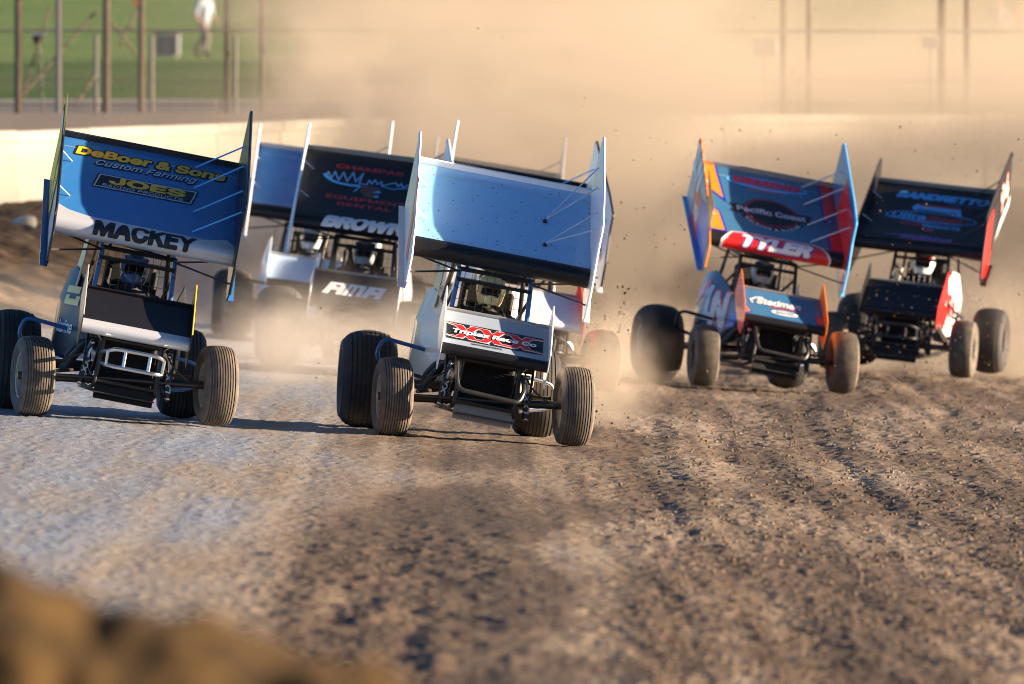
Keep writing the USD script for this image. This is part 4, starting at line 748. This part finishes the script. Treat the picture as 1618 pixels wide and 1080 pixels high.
# ------------------------------------------------------------------ flying dirt
pf = '/World/flying_clods'; fi = UsdGeom.PointInstancer.Define(stage, pf); tag(fi.GetPrim(), 'dark crumbs of dirt thrown up into the air by the tyres', 'clods', kind='stuff')
pts, sc = [], []
for (u0, v0, u1, v1, d0, d1, n, s0, s1) in ((960, 200, 1618, 600, 112, 136, 330, .003, .013), (1000, 300, 1120, 600, 120, 125, 50, .004, .014), (920, 440, 1000, 690, 97, 112, 110, .003, .012), (1330, 420, 1610, 610, 126, 131, 170, .004, .012), (940, 0, 1618, 240, 116, 140, 50, .003, .009), (540, 40, 960, 200, 112, 130, 16, .003, .008), (420, 420, 640, 600, 100, 117, 60, .003, .009), (1300, 560, 1618, 620, 122, 130, 70, .004, .014)):
    for k in range(n):
        d = rng.uniform(d0, d1); pts.append(at(rng.uniform(u0, u1), rng.uniform(v0, v1), d)); sc.append(s0 + (s1 - s0) * rng.uniform() ** 3)
for k in range(2): usdkit.mesh(stage, f'{pf}/clod_{k:03d}' if k else f'{pf}/clod', clod(k + 11), [LOOSE, BROWN][k], smooth=False)
fi.CreatePrototypesRel().SetTargets([f'{pf}/clod', f'{pf}/clod_001'])
fi.CreatePositionsAttr([Gf.Vec3f(*map(float, p)) for p in pts]); fi.CreateProtoIndicesAttr([int(k) for k in rng.integers(0, 2, len(pts))]); fi.CreateScalesAttr([Gf.Vec3f(s, s, s * 1.3) for s in sc])

# ------------------------------------------------------------------ dust: volumes that catch the light
DUSTC = (.80, .62, .435)
def fade(n, l, src, name, f0, f1, t0=0., t1=1.):
    n[name] = ('map_range', {'range_type': 'smoothstep', 'from_min': f0, 'from_max': f1, 'to_min': t0, 'to_max': t1, 'clamp': True}); l.append((src, name + '.value'))
def big_dust():
    x0, x1, y0, y1, z0, z1 = -6, 26, 135, 290, -3, 12
    n = {'g': ('geometry', {}), 'm': ('mapping', {'scale': (.42, .011, .55)}), 'n': ('noise_texture', {'scale': 1., 'detail': 3., 'roughness': .55, 'distortion': .6}), 's': ('separate_xyz', {}), 'p4': ('math', {'math_type': 'add'}),
         'xs': ('math', {'math_type': 'multiply_add', 'value2': 5.0}), 'p1': ('math', {'math_type': 'multiply'}), 'p2': ('math', {'math_type': 'multiply'}), 'p3': ('math', {'math_type': 'multiply'}), 'pd': ('math', {'math_type': 'multiply', 'value2': .075}),
         'v': ('principled_volume', {'color': DUSTC, 'anisotropy': -.2})}
    l = [('g.position', 'm.vector'), ('m.vector', 'n.vector'), ('g.position', 's.vector'), ('n.fac', 'xs.value1'), ('s.x', 'xs.value3')]
    fade(n, l, 'xs.value', 'fx', -1.6, 1.6, .02, 1.); fade(n, l, 's.y', 'fy', 135., 148.); fade(n, l, 's.z', 'fz', 4.5, 2.3, .12, 1.7); fade(n, l, 's.x', 'fr', 1., 4.5, .8, .0); fade(n, l, 'n.fac', 'fn', .36, .62, .30, 1.45)
    l += [('fx.result', 'p1.value1'), ('fy.result', 'p1.value2'), ('fz.result', 'p4.value1'), ('fr.result', 'p4.value2'), ('p4.value', 'p2.value1'), ('fn.result', 'p2.value2'), ('p1.value', 'p3.value1'), ('p2.value', 'p3.value2'), ('p3.value', 'pd.value1'), ('pd.value', 'v.density')]
    m = trimesh.creation.box((x1 - x0, y1 - y0, z1 - z0)); m.apply_translation(((x0 + x1) / 2, (y0 + y1) / 2, (z0 + z1) / 2))
    p = obj('dust_cloud', m, usdkit.material(stage, '/World/Looks/dust_cloud', n, l, volume='v.volume'), smooth=False)
    tag(stage.GetPrimAtPath(p), 'tall tan dust cloud hanging over the wall and the hill', 'dust cloud', kind='stuff')
big_dust()
def puff(label, c, r, dens, i, col=DUSTC):
    n = {'g': ('geometry', {}), 'm': ('mapping', {'location': tuple(-np.array(c) / r), 'scale': tuple(1 / np.array(r))}), 'ln': ('vector_math', {'math_type': 'length'}),
         'nm': ('mapping', {'scale': (1.5, .9, 1.7), 'location': (i * 3.1, 0, 0)}), 'n': ('noise_texture', {'scale': 1., 'detail': 3., 'roughness': .6}), 'd': ('math', {'math_type': 'multiply_add', 'value2': 1.5}), 'pd': ('math', {'math_type': 'multiply', 'value2': dens}), 'v': ('principled_volume', {'color': col, 'anisotropy': -.2})}
    l = [('g.position', 'm.vector'), ('m.vector', 'ln.vector1'), ('g.position', 'nm.vector'), ('nm.vector', 'n.vector'), ('n.fac', 'd.value1'), ('ln.value', 'd.value3')]
    fade(n, l, 'd.value', 'f', 1.62, .62); l += [('f.result', 'pd.value1'), ('pd.value', 'v.density')]
    m = trimesh.creation.icosphere(2, 1.0); m.apply_scale(np.array(r) * 1.03); m.apply_translation(c)
    p = obj('dust_plume', m, usdkit.material(stage, f'/World/Looks/dust_plume_{i}', n, l, volume='v.volume'), smooth=False)
    tag(stage.GetPrimAtPath(p), label, 'dust plume', kind='stuff')
GREYD, TAND = (.82, .69, .55), (.88, .68, .48)
for i, (lab, u, v, d, rx, ry, rz, dens, col) in enumerate((
    ('grey dust rising between the leftmost car and the plain white car', 450, 530, 104, 1.0, 3.0, .85, .26, GREYD),
    ('dust boiling round the front wheels of the antler-marked black car', 500, 545, 113, 1.7, 3.0, .62, .42, GREYD),
    ('dust behind the rear tyre of the plain white car', 640, 520, 108, .9, 3.0, .65, .30, GREYD),
    ('tan dust spraying right of the plain white car', 960, 590, 104, .75, 5.0, .85, .24, TAND),
    ('tan dust spilling left of the slate blue car with orange corners', 1015, 560, 129, 1.1, 4.0, 1.0, .42, TAND),
    ('dust thrown up behind the rightmost car', 1600, 540, 139, 1.5, 4.0, 1.4, .5, TAND),
    ('dust between and behind the two right hand cars', 1330, 560, 139, 2.6, 5.0, .9, .42, TAND),
    ('pale dust drifting left of the leftmost car', 60, 520, 122, 2.2, 8.0, .9, .12, GREYD))):
    puff(lab, at(u, v, d), np.array([rx, ry, rz]), dens, i, col)
